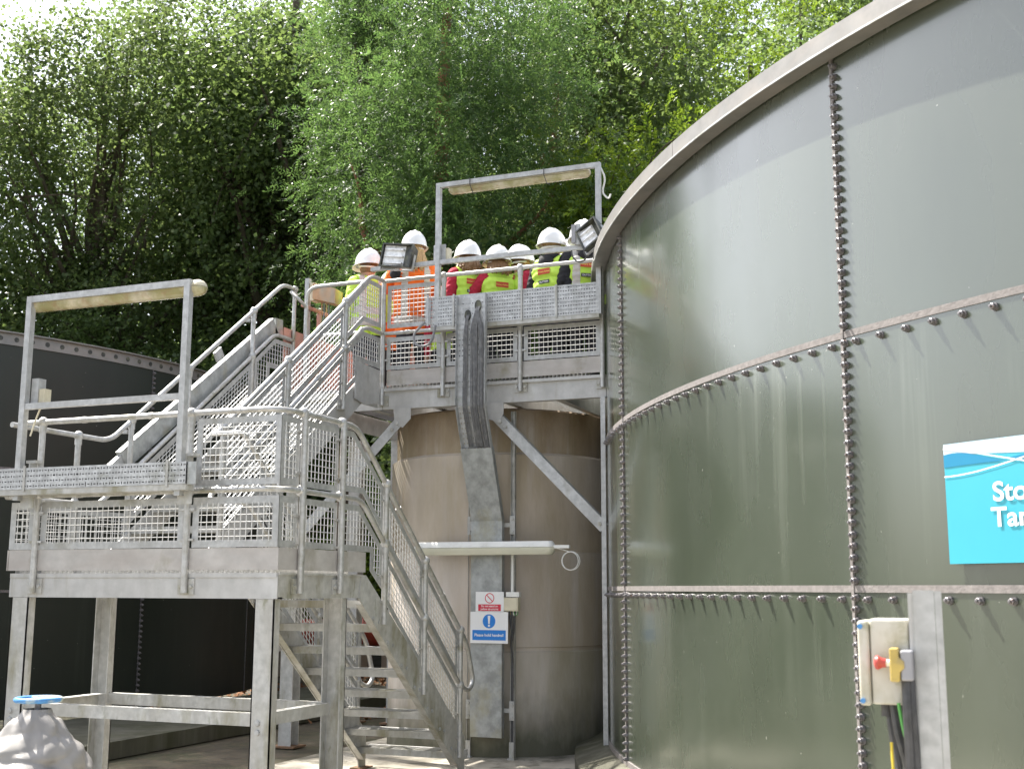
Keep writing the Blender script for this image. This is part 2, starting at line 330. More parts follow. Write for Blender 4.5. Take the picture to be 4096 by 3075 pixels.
# rim: an angle ring with joints
b = MB(); vs = []; fs = []
RZ0, RZ1, RO = 4.65, 4.765, TR+.128
rimj = [-176, -161.5, -143, -128, -112, -95]
for i in range(len(rimj)-1):
    bb = MB(); n = 22; vs = []; fs = []
    for k in range(n+1):
        a = rimj[i]+.02+(rimj[i+1]-rimj[i]-.04)*k/n
        vs += [tp(a, TR+.012, RZ0), tp(a, RO, RZ0), tp(a, RO, RZ1), tp(a, RO-.006, RZ1), tp(a, RO-.006, RZ0+.006), tp(a, TR+.012, RZ0+.006)]
    for k in range(n):
        for j in range(6): fs.append((k*6+j, k*6+(j+1) % 6, (k+1)*6+(j+1) % 6, (k+1)*6+j))
    fs += [tuple(range(5, -1, -1)), tuple(n*6+j for j in range(6))]; bb.add(vs, fs); bb.build('rim_angle', MT['rim_steel'], tank, False)
bb = MB(); bb.lathe([(RO-.002, RZ0-.006), (RO+.006, RZ0-.006), (RO+.006, RZ0+.006), (RO-.002, RZ0+.006)], TC, 300); bb.build('rim_highlight', MT['galv_rail'], tank, False)  # highlight along the rim corner, put in as a lighter steel bead
bb = MB(); bb.lathe([(TR-.25, 4.66), (TR+.05, 4.66), (TR+.05, 4.68), (TR-.25, 4.72)], TC, 160); bb.build('top_ring', MT['rim_steel'], tank)
# bolts: shared mesh, axis along local x, washer + nut + thread end
bb = MB(); bb.lathe([(0, .012), (.021, .012), (.021, 0)][::-1], (0, 0, 0), 10, (1, 0, 0)); bb.lathe([(.0165, .01), (.0165, .03), (.012, .033), (.0075, .033), (.0075, .044), (0, .045)], (0, 0, 0), 7, (1, 0, 0))
BOLT = bb.mesh(MT['dark_bolt'], False, (0, 0, 0), 'bolt'); nb_ = 0
def tbolt(a, z):
    global nb_; nb_ += 1
    inst('bolt', BOLT, tank, tp(a, TR+.001, z), (random.random()*.0, random.uniform(-.08, .08), R(a)+random.uniform(-.06, .06)))
for c in (1, 2):
    for k, (z0, z1) in enumerate(((.25, 1.56), (1.65, 2.96), (3.06, 4.6))):
        n = int((z1-z0)/.0602)
        for i in range(n+1): tbolt(SEAM[c]+.09, z0+(z1-z0)*i/n)
for z in (1.596, 3.0):
    for c, (a0, a1) in enumerate(((-164, -153.4), (-152.3, -134.1), (-133.0, -121))):
        n = int(round((a1-a0)*PI/180*TR/.183))
        for i in range(n+1): tbolt(a0+(a1-a0)*i/n, z-.045)

# left dark tank, same build, receding
LC = Vector((-17.1, 13.4, 0)); LR = 7.0
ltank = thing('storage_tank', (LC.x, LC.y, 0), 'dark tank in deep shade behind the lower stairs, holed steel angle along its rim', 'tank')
def lp(a, r, z): a = R(a); return Vector((LC.x+r*math.cos(a), LC.y+r*math.sin(a), z))
def lpatch(a0, a1, z0, z1, r, n, th=.004):
    b = MB(); vs = []; fs = []
    for i in range(n+1):
        a = a0+(a1-a0)*i/n; vs += [lp(a, r, z0), lp(a, r, z1), lp(a, r-th, z0), lp(a, r-th, z1)]
    for i in range(n):
        k = i*4; fs += [(k, k+4, k+5, k+1), (k+1, k+5, k+7, k+3), (k+4, k, k+2, k+6)]
    fs += [(0, 1, 3, 2), (n*4+1, n*4, n*4+2, n*4+3)]; b.add(vs, fs); return b
LS = [-70, -48, -26, -6.2, 16, 38, 60]
for c in range(6):
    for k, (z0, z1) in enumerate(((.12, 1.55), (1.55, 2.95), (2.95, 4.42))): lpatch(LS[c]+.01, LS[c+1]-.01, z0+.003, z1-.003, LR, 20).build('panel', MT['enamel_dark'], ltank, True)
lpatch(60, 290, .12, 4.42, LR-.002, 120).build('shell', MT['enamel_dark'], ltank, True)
for a in LS[1:6]: lpatch(a-.05, a+.02, .12, 4.42, LR+.01, 2, .01).build('sealant_strip', MT['dark_bolt'], ltank)
for z in (1.55, 2.95): lpatch(-70, 60, z-.01, z+.02, LR+.008, 60, .008).build('sealant_strip', MT['dark_bolt'], ltank, True)
for a in (-6.2, -26):
    for i in range(64): inst('bolt', BOLT, ltank, lp(a+.05, LR+.002, .2+i*.066), (0, 0, R(a)))
rj = [-70, -45, -21, -3.5, 18, 40, 60]
for i in range(6):
    bb = MB(); n = 16; vs = []; fs = []
    for k in range(n+1):
        a = rj[i]+.015+(rj[i+1]-rj[i]-.03)*k/n
        vs += [lp(a, LR+.015, 4.40), lp(a, LR+.02, 4.40), lp(a, LR+.02, 4.535), lp(a, LR+.07, 4.535), lp(a, LR+.07, 4.55), lp(a, LR+.015, 4.55)]
    for k in range(n):
        for j in range(6): fs.append((k*6+j, k*6+(j+1) % 6, (k+1)*6+(j+1) % 6, (k+1)*6+j))
    fs += [tuple(range(5, -1, -1)), tuple(n*6+j for j in range(6))]; bb.add(vs, fs); rim = bb.build('rim_angle', MT['rim_steel'], ltank)
bb = MB(); bb.lathe([(.03, 0), (.03, .003), (0, .003)], (0, 0, 0), 10, (1, 0, 0)); HOLE = bb.mesh(MT['black_paint'], False, (0, 0, 0), 'rim_hole')
for i in range(60): inst('rim_hole', HOLE, ltank, lp(-44+i*1.55, LR+.0195, 4.468), (0, 0, R(-44+i*1.55)))

# ================================================================== CONCRETE DRUM
CX, CY = -5.041, 12.292
drum = thing('concrete_drum', (CX, CY, 0), 'weathered brown concrete drum beneath the upper platform', 'concrete tank')
for pr, mt_ in (([(1.225, .0), (1.225, .99), (1.212, 1.0)], 'drum_base'), ([(1.212, 1.0), (1.212, 1.03), (1.222, 1.04), (1.222, 1.955), (1.214, 1.965)], 'drum_concrete'),
               ([(1.214, 1.965), (1.214, 1.99), (1.222, 2.0), (1.222, 2.93), (1.19, 2.945), (1.17, 2.96)], 'drum_concrete'), ([(1.17, 2.96), (1.175, 3.39), (1.15, 3.41), (.95, 3.41), (.95, 3.36), (.01, 3.36)], 'drum_top')):  # top lift ends in an added lid, against sunlit patches inside
    bb = MB(); bb.lathe(pr, (CX, CY, 0), 96); bb.build('lift', MT[mt_], drum, True)
# ================================================================== PANELS OF WELDED MESH
def inset(poly, wd):
    n = len(poly); area = sum(poly[i][0]*poly[(i+1) % n][1]-poly[(i+1) % n][0]*poly[i][1] for i in range(n))
    sg = 1 if area > 0 else -1; ln = []
    for i in range(n):
        (x0, y0), (x1, y1) = poly[i], poly[(i+1) % n]; dx, dy = x1-x0, y1-y0; L = math.hypot(dx, dy); nx, ny = -dy/L*sg, dx/L*sg
        ln.append((x0+nx*wd, y0+ny*wd, dx/L, dy/L))
    out = []
    for i in range(n):
        x0, y0, a, b_ = ln[i-1]; x1, y1, c, d = ln[i]; det = a*d-b_*c
        t = ((x1-x0)*d-(y1-y0)*c)/det if abs(det) > 1e-6 else 0
        out.append((x0+a*t, y0+b_*t))
    return out
def cuts(poly, c, axis):
    xs = []; n = len(poly)
    for i in range(n):
        p, q = poly[i], poly[(i+1) % n]; a, b_ = p[axis], q[axis]
        if (a-c)*(b_-c) < 0: t = (c-a)/(b_-a); xs.append(p[1-axis]+(q[1-axis]-p[1-axis])*t)
    xs.sort(); return [(xs[i], xs[i+1]) for i in range(0, len(xs)-1, 2)]
def mesh_panel(parent, poly, plane, m=0.0, pitch=.048, wd=.045, mat='galv', th=.004):
    """poly in (s, z); plane ('X', x) or ('Y', y); second wire family parallel to slope m"""
    ax, c0 = plane
    pos = (lambda s_, z, d=0: Vector((c0+d, s_, z))) if ax == 'X' else (lambda s_, z, d=0: Vector((s_, c0+d, z)))
    inn = inset(poly, wd); n = len(poly); b = MB(); vs = []; fs = []
    for (s_, z) in poly: vs += [pos(s_, z, -th/2), pos(s_, z, th/2)]
    for (s_, z) in inn: vs += [pos(s_, z, -th/2), pos(s_, z, th/2)]
    for i in range(n):
        j = (i+1) % n; a, b1, c, d = 2*i, 2*j, 2*n+2*i, 2*n+2*j
        fs += [(a, b1, d, c), (a+1, c+1, d+1, b1+1), (a, a+1, b1+1, b1), (c, d, d+1, c+1)]
    b.add(vs, fs); pn = b.build('mesh_panel', MT[mat], parent)
    wb = MB(); rw = .0032; sk = [(s_, z-m*s_) for s_, z in inn]
    lo = min(p[0] for p in inn); hi = max(p[0] for p in inn); k = max(1, round((hi-lo)/pitch)); st = (hi-lo)/k
    for i in range(k):
        s_ = lo+st*(i+.5)
        for a, b1 in cuts(inn, s_, 0): wb.tube([pos(s_, a-.01, -rw), pos(s_, b1+.01, -rw)], rw, 6, False)
    lo = min(p[1] for p in sk); hi = max(p[1] for p in sk); k = max(1, round((hi-lo)/pitch)); st = (hi-lo)/k
    for i in range(k):
        t = lo+st*(i+.5)
        for a, b1 in cuts(sk, t, 1): wb.tube([pos(a-.008, t+m*(a-.008), rw), pos(b1+.008, t+m*(b1+.008), rw)], rw, 6, False)
    wb.build('wire_mesh', MT['wire'], pn, True); return pn
def clip(parent, c, ax):
    b = MB(); d = Vector((.06, 0, 0)) if ax == 'Y' else Vector((0, .06, 0))
    b.bar(Vector(c)-d, Vector(c)+d, .016, .016); b.build('clip', MT['galv_rail'], parent)
def rpost(parent, x, y, z0, z1, balls, face='Y', bracket=True, mat='galv_rail', rad=.024):
    b = MB(); b.tube([(x, y, z0), (x, y, z1)], rad, 12); p = b.build('post', MT[mat], parent, True)
    for z in balls:
        b = MB(); b.ball((x, y, z), (.039, .039, .041), 12, 8); b.tube([(x, y, z-.075), (x, y, z)], .029, 12); b.build('ball_joint', MT[mat], p, True)
    if bracket:
        b = MB(); s_ = .035
        if face == 'Y':
            b.box(x-.068, x+.068, y+.018, y+s_-.004, z0-.008, z0+.1)
            for q in (-1, 1): b.lathe([(.014, 0), (.014, -.014), (0, -.014)], (x+q*.046, y+.019, z0+.045), 6, (0, 1, 0))
        else:
            sg = face; b.box(x-.018*sg, x-(s_-.004)*sg, y-.068, y+.068, z0-.008, z0+.1)
            for q in (-1, 1): b.lathe([(.014, 0), (.014, .014*sg), (0, .014*sg)], (x-.019*sg, y+q*.046, z0+.045), 6, (1, 0, 0))
        b.build('bracket', MT['galv_mossy'], p)
    return p
def rail(parent, pts, name, rad=.021, fil=.12, mat='galv_rail'):
    b = MB(); b.tube(fillet(pts, fil), rad, 12); return b.build(name, MT[mat], parent, True)
def collar(parent, p, q):
    b = MB(); b.tube([p, q], .0245, 12); b.build('sleeve', MT['galv_rail'], parent, True)

# ================================================================== LOWER LANDING
ZL, ZU, XL, XM, XR, Y1, Y2 = 1.7155, 3.673, -6.9, -5.84, -4.5, 6.99, 10.914
def channel_v(b, x0, x1, yw, dy, z0, z1, t=.009):   # upright channel, web in the plane y=yw, flanges dy deep
    b.box(x0, x1, yw, yw+t*(1 if dy > 0 else -1), z0, z1)
    for xx in (x0, x1-t): b.box(xx, xx+t, yw, yw+dy, z0, z1)
land = thing('landing_platform', (-5.7, 7.5, 0), 'grey galvanised steel landing on four channel legs, bottom left', 'platform')
for x in (-6.80, -4.69):
    b = MB(); channel_v(b, x, x+.155, 7.02, .075, 0, 1.528); lg = b.build('leg', MT['galv_mossy'], land)
    bb = MB(); [bb.lathe([(.019, 0), (.019, -.012), (0, -.014)], (x+.06, 7.02, z), 8, (0, 1, 0)) for z in (.66, .72)]; bb.build('bolt', MT['galv'], lg)
    b = MB(); channel_v(b, x, x+.155, 8.0, -.075, 0, 1.528); lg = b.build('leg', MT['galv_mossy'], land)
    bb = MB(); bb.box(x-.05, x+.2, 7.88, 8.06, 0, .014); bb.build('base_plate', MT['galv_mossy'], lg)
b = MB(); b.box(-6.83, -4.515, 7.02, 7.029, 1.53, 1.70); b.box(-6.83, -4.515, 7.0285, 7.09, 1.69, 1.70); b.box(-6.83, -4.515, 7.0285, 7.09, 1.53, 1.54); b.box(-6.825, -4.52, 7.012, 7.02, 1.672, 1.702); b.build('front_beam', MT['galv_beam'], land)
b = MB(); b.box(-4.524, -4.515, 7.0295, 8.16, 1.53, 1.70); b.box(-4.515, -4.505, 7.03, 8.16, 1.69, 1.703); b.box(-4.58, -4.525, 7.1, 8.16, 1.531, 1.54); b.build('side_beam', MT['galv_mossy'], land)
b = MB(); b.box(-6.83, -6.821, 7.0295, 8.1, 1.53, 1.70); b.build('side_beam', MT['galv_beam'], land)
b = MB(); b.box(-6.82, -4.526, 8.02, 8.029, 1.53, 1.69); b.build('rear_beam', MT['galv_beam'], land)
b = MB(); b.box(-6.84, -4.513, 7.006, 7.0115, 1.722, 1.872); b.build('toe_board', MT['toe_board'], land)
b = MB(); b.box(-4.5128, -4.507, 7.006, 8.22, 1.722, 1.872); b.build('toe_board', MT['toe_board'], land)
b = MB(); b.box(-6.86, -6.854, 7.006, 8.1, 1.722, 1.872); b.build('toe_board', MT['toe_board'], land)
for args in (((-6.70, 7.06, .735), (-4.69, 7.06, .735)), ((-4.62, 7.1, .735), (-4.62, 7.92, .735)), ((-6.72, 7.1, .735), (-6.72, 7.92, .735)), ((-6.65, 7.95, .735), (-4.69, 7.95, .735))):
    b = MB(); p, q = map(Vector, args); b.bar(p, q, .008, .085)
    d = Vector((0, .035, .038)) if p.y == q.y else Vector((.035 if p.x < -6 else -.035, 0, .038)); b.bar(p+d, q+d, .07, .008); b.build('tie_bar', MT['galv_mossy'], land)
b = MB()
x = -6.8
while x < -4.54: b.box(x, x+.005, 7.035, 8.015, 1.70, 1.728); x += .041
y = 7.08
while y < 8.0: b.box(-6.8, -4.54, y, y+.006, 1.72, 1.7275); y += .1
b.build('floor_grating', MT['galv'], land)

# ---------------------------------------------------------------- treads shared by both flights
def tread_mesh(wd, dp=.245):
    b = MB(); n = 8
    for i in range(n): yy = .01+i*(dp-.02)/(n-1); b.box(-wd/2, wd/2, yy-.0025, yy+.0025, -.034, -.002)
    b.box(-wd/2, wd/2, 0, .006, -.055, 0); b.box(-wd/2, wd/2, dp-.03, dp, -.006, .001); b.box(-wd/2, wd/2, dp-.006, dp, -.05, -.007)
    k = int(wd/.1)
    for i in range(1, k): xx = -wd/2+wd*i/k; b.box(xx-.003, xx+.003, .007, dp-.031, -.008, -.001)
    for s_ in (-1, 1): b.box(s_*wd/2, s_*(wd/2-.006), .0065, dp-.007, -.08, -.0345)
    return b.mesh(MT['galv_mossy'], False, (0, 0, 0), 'tread')
lst = thing('stair_flight', (-5.0, 9.1, 0), 'lower flight of open grating treads, stringers streaked with green algae', 'stairs')
bb = MB(); bb.lathe([(.016, 0), (.016, .008), (0, .01)], (0, 0, 0), 6, (1, 0, 0)); SBOLT = bb.mesh(MT['galv'], False, (0, 0, 0), 'bolt')
SP = [(8.16, 1.70), (8.23, 1.70), (10.05, .36), (10.10, .31), (10.10, 0), (9.98, 0), (9.96, .075), (8.13, 1.524)]
for x in (-4.5145, -5.50):
    b = MB(); b.prism([(x, yy, z) for yy, z in SP], (.009, 0, 0)); st = b.build('stringer', MT['galv_mossy'], lst)
    b = MB(); xi = x-.0005 if x > -5 else x+.0095; sg = -1 if x > -5 else 1
    b.prism([(xi, 8.2, 1.478), (xi, 8.2, 1.486), (xi, 9.96, .094), (xi, 9.96, .084)], (.06*sg, 0, 0)); b.build('flange', MT['galv_mossy'], st)
    for i in range(7):
        for dy in (0, .09): inst('bolt', SBOLT, st, (x+.0095, 8.36+i*.2435+dy, 1.37-i*.1877-dy*.3))
    b = MB(); b.box(x-.06, x+.07, 9.93, 10.13, 0, .012); b.build('foot_plate', MT['rust_brown'], st)
TM = tread_mesh(.975)
for i in range(8): inst('tread', TM, lst, (-5.0, 8.236+.2435*i, 1.508-.1877*i))
ust = thing('stair_flight', (-6.37, 9.4, 1.7), 'upper flight of stairs climbing between mesh sides to the platform', 'stairs')
SPU = [(8.02, ZL), (8.02, ZL+.12), (10.50, ZU+.0), (10.9, ZU-.02), (10.9, ZU-.24), (10.56, ZU-.24), (8.2, ZL-.0)]
for x in (-6.86, -5.888):
    b = MB(); b.prism([(x, yy, z) for yy, z in SPU], (.009, 0, 0)); b.build('stringer', MT['galv_beam'], ust)
TM2 = tread_mesh(.955)
for i in range(9): inst('tread', TM2, ust, (-6.3695, 8.1+.2546*i, ZL+.1957*(i+1)))

# ---------------------------------------------------------------- guard rails of landing and lower flight
zt, zm = ZL+1.1, ZL+.553
SLO, SUP = .8096, .7688
def lt(y): return zt-SLO*(y-8.022)
def lm(y): return lt(y)-.47
def ut(y): return zt+SUP*(y-8.09)
def um(y): return ut(y)-.47
gr1 = thing('guard_rail', (-5.2, 7.0, ZL), 'handrail wrapping the landing front and corner, then running down outside the lower flight', 'railing')
rail(gr1, [(-6.74, Y1, zt), (XR, Y1, zt), (XR, 8.022, zt), (XR, 10.12, lt(10.12)), (XR, 10.27, lt(10.27)-.22), (XR, 10.16, lm(9.97)-.07), (XR, 9.97, lm(9.97))], 'top_rail', .021, [.24, .14, .12, .12, .1])
rail(gr1, [(-6.74, Y1, zm), (XR, Y1, zm), (XR, 8.115, zm), (XR, 9.97, lm(9.97))], 'mid_rail', .021, [.24, .12])
for x in (-6.588, -5.249): rpost(gr1, x, Y1, 1.565, zt, (zt, zm), 'Y')
for y in (7.254, 7.798): rpost(gr1, XR+.018, y, 1.565, zt, (), 1)
for y in (7.254, 7.798):
    for z in (zt, zm): b = MB(); b.ball((XR, y, z), (.039, .039, .041), 12, 8); b.build('ball_joint', MT['galv_rail'], gr1, True)
for y in (8.516, 9.238, 9.968): rpost(gr1, XR+.004, y, max(.12, lm(y)-.62), lt(y), (lt(y), lm(y)), 1)
for a, b_ in ((-6.845, -6.62), (-6.556, -5.283), (-5.21, -4.51)): mesh_panel(gr1, [(a, 1.876), (b_, 1.876), (b_, 2.222), (a, 2.222)], ('Y', Y1+.012), wd=.05)
mesh_panel(gr1, [(-5.2, 2.30), (-4.51, 2.30), (-4.51, 2.775), (-5.2, 2.775)], ('Y', Y1+.012))
for z0, z1 in ((2.30, 2.775), (1.876, 2.222)):
    mesh_panel(gr1, [(6.995, z0), (7.236, z0), (7.236, z1), (6.995, z1)], ('X', XR-.012))
    mesh_panel(gr1, [(7.29, z0), (7.775, z0), (7.775, z1), (7.29, z1)], ('X', XR-.012))
yb = 8.49
mesh_panel(gr1, [(7.82, 2.775), (8.0, 2.775), (yb, lt(yb)-.045), (yb, lm(yb)+.065), (8.16, 2.315), (7.82, 2.315)], ('X', XR-.012))
mesh_panel(gr1, [(7.82, 2.222), (8.11, 2.222), (yb, lm(yb)-.05), (yb, 1.60), (8.30, 1.735), (8.30, 1.876), (7.82, 1.876)], ('X', XR-.012))
def slope_panels(g, x, ys, top, mid, m, lowoff):
    for a, b_ in ys:
        mesh_panel(g, [(a, top(a)-.05), (b_, top(b_)-.05), (b_, mid(b_)+.045), (a, mid(a)+.045)], ('X', x), m)
        mesh_panel(g, [(a, mid(a)-.045), (b_, mid(b_)-.045), (b_, mid(b_)-lowoff), (a, mid(a)-lowoff)], ('X', x), m)
slope_panels(gr1, XR-.012, ((8.545, 9.212), (9.266, 9.942)), lt, lm, -SLO, .42)
for y in (7.254, 7.798, 8.516, 9.238, 9.968):
    base = zt if y < 8 else lt(y)
    for dz in (.13, .42, .72, .92): clip(gr1, (XR-.006, y, base-dz), 'X')
for x in (-6.588, -5.249):
    for z in (1.93, 2.14): clip(gr1, (x, Y1-.0, z), 'Y')
for x in (-6.2, -5.6, -4.85): collar(gr1, (x-.02, Y1, zm), (x+.02, Y1, zm)); collar(gr1, (x-.02, Y1, zt), (x+.02, Y1, zt))
for y in (7.5, 8.75, 9.6): z = zt if y < 8 else lt(y); collar(gr1, (XR, y-.02, z+(.016 if y > 8 else 0)), (XR, y+.02, z-(.016 if y > 8 else 0)))

gr2 = thing('guard_rail', (XL, 9, ZL), 'handrail along the far side of the upper flight, carrying the sloping cable duct', 'railing')
ye = 10.64
rail(gr2, [(XL, 7.0, zt), (XL, 8.09, zt), (XL, ye, ut(ye)), (XL, 10.87, ut(ye)), (XL, 10.87, ZU+.1)], 'top_rail', .021, [.12, .1, .04])
rail(gr2, [(XL, 7.0, zm), (XL, 7.99, zm), (XL, 10.516, um(10.516)), (XL, 10.87, um(10.516))], 'mid_rail', .021, [.1, .1])
rail(gr2, [(XL+.02, 10.87, ut(ye)-.06), (XL+.02, 10.74, ut(ye)-.05), (XL+.16, 10.7, ut(ye)-.16), (XL+.16, 10.86, ut(ye)-.22), (XL+.16, 10.86, ZU+.3)], 'end_loop', .0175, .06)
b = MB(); b.ball((XL, 10.87, ut(ye)), .037, 12, 8); b.build('ball_joint', MT['galv_rail'], gr2, True)
rpost(gr2, XL, 7.72, 1.565, zt, (zt, zm), -1)
for y in (8.358, 9.122, 10.119): rpost(gr2, XL, y, um(y)-.6, ut(y), (ut(y), um(y)), -1)
for a, b_ in ((8.39, 9.09), (9.15, 10.09)):
    mesh_panel(gr2, [(a, um(a)-.045), (b_, um(b_)-.045), (b_, um(b_)-.43), (a, um(a)-.43)], ('X', XL+.012), SUP)
mesh_panel(gr2, [(10.15, um(10.15)-.05), (10.5, um(10.516)-.05), (10.84, um(10.516)-.05), (10.84, ZU+.17), (10.42, ZU+.17), (10.42, ZU-.06), (10.15, um(10.15)-.43)], ('X', XL+.012))
for x0, x1 in ((7.05, 7.69), (7.75, 8.33)): mesh_panel(gr2, [(x0, 1.876), (x1, 1.876), (x1, 2.222), (x0, 2.222)], ('X', XL+.012))

gr3 = thing('guard_rail', (XM, 9, ZL), 'handrail with mesh sides between the two flights, bright along its top edge', 'railing')
XN = -5.52
rail(gr3, [(XM, 10.9, ut(ye)), (XM, ye, ut(ye)), (XM, 8.12, ut(8.12)), (XM, 8.02, zt), (XN, 8.02, zt), (XN, 8.12, lt(8.12)), (XN, 10.12, lt(10.12)), (XN, 10.27, lt(10.27)-.22), (XN, 10.16, lm(9.97)-.07), (XN, 9.97, lm(9.97))], 'top_rail', .021, [.12, .05, .08, .08, .05, .12, .12, .1])
rail(gr3, [(XM, 10.9, um(10.516)), (XM, 10.516, um(10.516)), (XM, 8.02, um(8.02)), (XN, 8.06, zm), (XN, 8.15, lm(8.15)), (XN, 9.97, lm(9.97))], 'mid_rail', .021, [.12, .08, .08, .05])
for y in (8.2, 9.133, 10.128): rpost(gr3, XM, y, um(y)-.6, ut(y), (ut(y), um(y)), 1)
for y in (8.516, 9.238, 9.968): rpost(gr3, XN, y, max(.12, lm(y)-.62), lt(y), (lt(y), lm(y)), -1)
slope_panels(gr3, XM-.012, ((8.23, 9.105), (9.161, 10.10)), ut, um, SUP, .46)
slope_panels(gr3, XN+.012, ((8.26, 8.49), (8.545, 9.212), (9.266, 9.942)), lt, lm, -SLO, .42)
yc = 10.16; ut2 = ut(ye); um2 = um(10.516)
mesh_panel(gr3, [(yc, ut(yc)-.045), (10.6, ut2-.05), (10.88, ut2-.05), (10.88, um2+.06), (10.51, um2+.06), (yc, um(yc)+.06)], ('X', XM-.012))
mesh_panel(gr3, [(yc, um(yc)-.045), (10.5, um2-.05), (10.88, um2-.05), (10.88, ZU+.165), (10.40, ZU+.165), (10.40, ZU-.02), (yc, um(yc)-.46)], ('X', XM-.012))
for y in (9.133, 10.128):
    for dz in (.14, .38, .6, .82): clip(gr3, (XM-.006, y, ut(y)-dz), 'X')
for y in (8.7, 9.65, 10.45): collar(gr3, (XM, y-.02, ut(y)-.0154), (XM, y+.02, ut(y)+.0154)); collar(gr3, (XM, y-.02, um(y)-.0154), (XM, y+.02, um(y)+.0154))

# ================================================================== UPPER PLATFORM
upf = thing('upper_platform', (-5.2, 11.8, 3.4), 'raised steel platform carrying the group of visitors', 'platform')
YB = Y2+.03
b = MB(); b.box(-5.845, -3.43, YB, YB+.01, 3.42, 3.635); b.box(-5.845, -3.43, YB-.03, YB-.001, 3.605, 3.635); b.box(-5.845, -3.43, YB+.0105, YB+.07, 3.42, 3.432); b.build('front_beam', MT['galv_beam'], upf)
b = MB(); b.box(-6.95, -5.8505, YB, YB+.01, 3.42, 3.635); b.build('front_beam', MT['galv_beam'], upf)
b = MB(); b.box(-6.96, -6.951, 10.9, 13.5, 3.42, 3.635); b.build('side_beam', MT['galv_beam'], upf)
b = MB(); b.box(-6.95, -3.9, 13.49, 13.5, 3.42, 3.635); b.build('rear_beam', MT['galv_beam'], upf)
for x in (-6.0, -5.3, -4.5, -3.95): b = MB(); b.box(x, x+.01, YB+.011, 13.489, 3.44, 3.63); b.box(x-.03, x+.04, YB+.011, 13.489, 3.432, 3.44); b.build('joist', MT['galv_beam'], upf)
b = MB(); b.box(-5.80, -3.44, Y2+.022, Y2+.028, 3.664, 3.822); b.build('toe_board', MT['toe_board'], upf)
b = MB(); b.prism([(XM-.02, 10.38, 3.84), (XM-.02, 10.885, 3.822), (XM-.02, 10.885, 3.48), (XM-.02, 10.6, 3.42), (XM-.02, 10.38, 3.46)], (.007, 0, 0)); b.build('toe_board', MT['galv_beam'], upf)
b = MB(); x = -6.92
while x < -3.62: b.box(x, x+.006, YB+.012, 13.48, 3.64, 3.67); x += .042
y = YB+.1
while y < 13.4: b.box(-6.92, -3.62, y, y+.006, 3.66, 3.669); y += .12
b.build('floor_grating', MT['galv'], upf)
for p, q, nm in (((-4.575, 10.935, 3.29), (-3.46, 10.935, 2.17), 'brace'), ((-5.60, 10.935, 3.33), (-6.83, 10.935, 2.10), 'brace')):
    b = MB(); b.bar(p, q, .008, .1, (0, 0, 1)); d = Vector((0, .04, 0)); sgx = 1 if q[0] > p[0] else -1
    n_ = Vector((.035*sgx, 0, .035)); b.bar(Vector(p)+n_+d, Vector(q)+n_+d, .085, .008, (0, 0, 1)); br = b.build(nm, MT['galv'], upf)
    g = MB(); cx_ = p[0]; g.prism([(cx_-.11, 10.925, 3.425), (cx_+.09, 10.925, 3.425), (cx_+.09, 10.925, 3.31), (cx_+.02*sgx+.02, 10.925, 3.22), (cx_-.09, 10.925, 3.27)], (0, .006, 0)); g.build('gusset', MT['galv_beam'], br)
    g = MB()
    for t in (.05, .1): c = Vector(p).lerp(Vector(q), t); g.lathe([(.02, 0), (.02, -.014), (0, -.016)], (c.x, 10.925, c.z), 6, (0, 1, 0))
    c = Vector(p).lerp(Vector(q), .965); g.lathe([(.02, 0), (.02, -.014), (0, -.016)], (c.x, 10.925, c.z), 6, (0, 1, 0)); g.build('bolt', MT['galv_mossy'], br)
b = MB(); b.box(-3.478, -3.432, 10.915, 10.922, 0, 3.419); b.box(-3.478, -3.471, 10.9225, 11.0, 0, 3.419); b.build('corner_post', MT['galv'], upf)
for x, y in ((-6.97, 10.95), (-6.97, 13.3), (-7.5, 13.2)):
    b = MB(); b.box(x, x+.15, y, y+.01, 0, 3.419); b.box(x, x+.15, y+.14, y+.15, 0, 3.419); b.box(x+.07, x+.079, y+.0105, y+.1395, 0, 3.419); cl = b.build('column', MT['galv_mossy'], upf)
    b = MB(); b.box(x-.06, x+.21, y-.05, y+.2, 0, .018); b.build('base_plate', MT['rust_brown'], cl)
b = MB(); b.bar((-6.9, 10.9, 1.02), (-6.9, 10.5, .98), .07, .07); b.build('stub_arm', MT['galv'], upf)

gr4 = thing('guard_rail', (-4.6, Y2, ZU), 'guard rail with mesh infill along the upper platform front', 'railing')
uz, um_ = ZU+1.1, ZU+.54
rail(gr4, [(XM, Y2, uz), (-3.44, Y2, uz)], 'top_rail'); rail(gr4, [(XM, Y2, um_), (-3.44, Y2, um_)], 'mid_rail')
rpost(gr4, XM, Y2, 3.46, uz, (), 'Y')
for x in (-5.148, -4.305): rpost(gr4, x, Y2, 3.52, uz, (uz, um_), 'Y')
rpost(gr4, -3.452, Y2, 3.51, uz, (), 'Y')
mesh_panel(gr4, [(-5.80, um_+.055), (-5.19, um_+.055), (-5.19, uz-.05), (-5.80, uz-.05)], ('Y', Y2+.012))
for a, b_ in ((-5.80, -5.182), (-5.114, -4.34), (-4.27, -3.475)): mesh_panel(gr4, [(a, 3.828), (b_, 3.828), (b_, um_-.045), (a, um_-.045)], ('Y', Y2+.012))
for x in (-5.148, -4.305, -5.84):
    for z in (3.93, 4.08): clip(gr4, (x, Y2, z), 'Y')
for x in (-5.55,): collar(gr4, (x-.02, Y2, uz), (x+.02, Y2, uz)); collar(gr4, (x-.02, Y2, um_), (x+.02, Y2, um_))
gr5 = thing('guard_rail', (-6.4, 10.86, ZU), 'short bent rail end at the head of the upper stairs, before the salmon railing', 'railing')
rail(gr5, [(-6.735, 10.85, ZU+.1), (-6.735, 10.85, uz), (-6.05, 10.87, uz+.01)], 'top_rail', .021, .14)
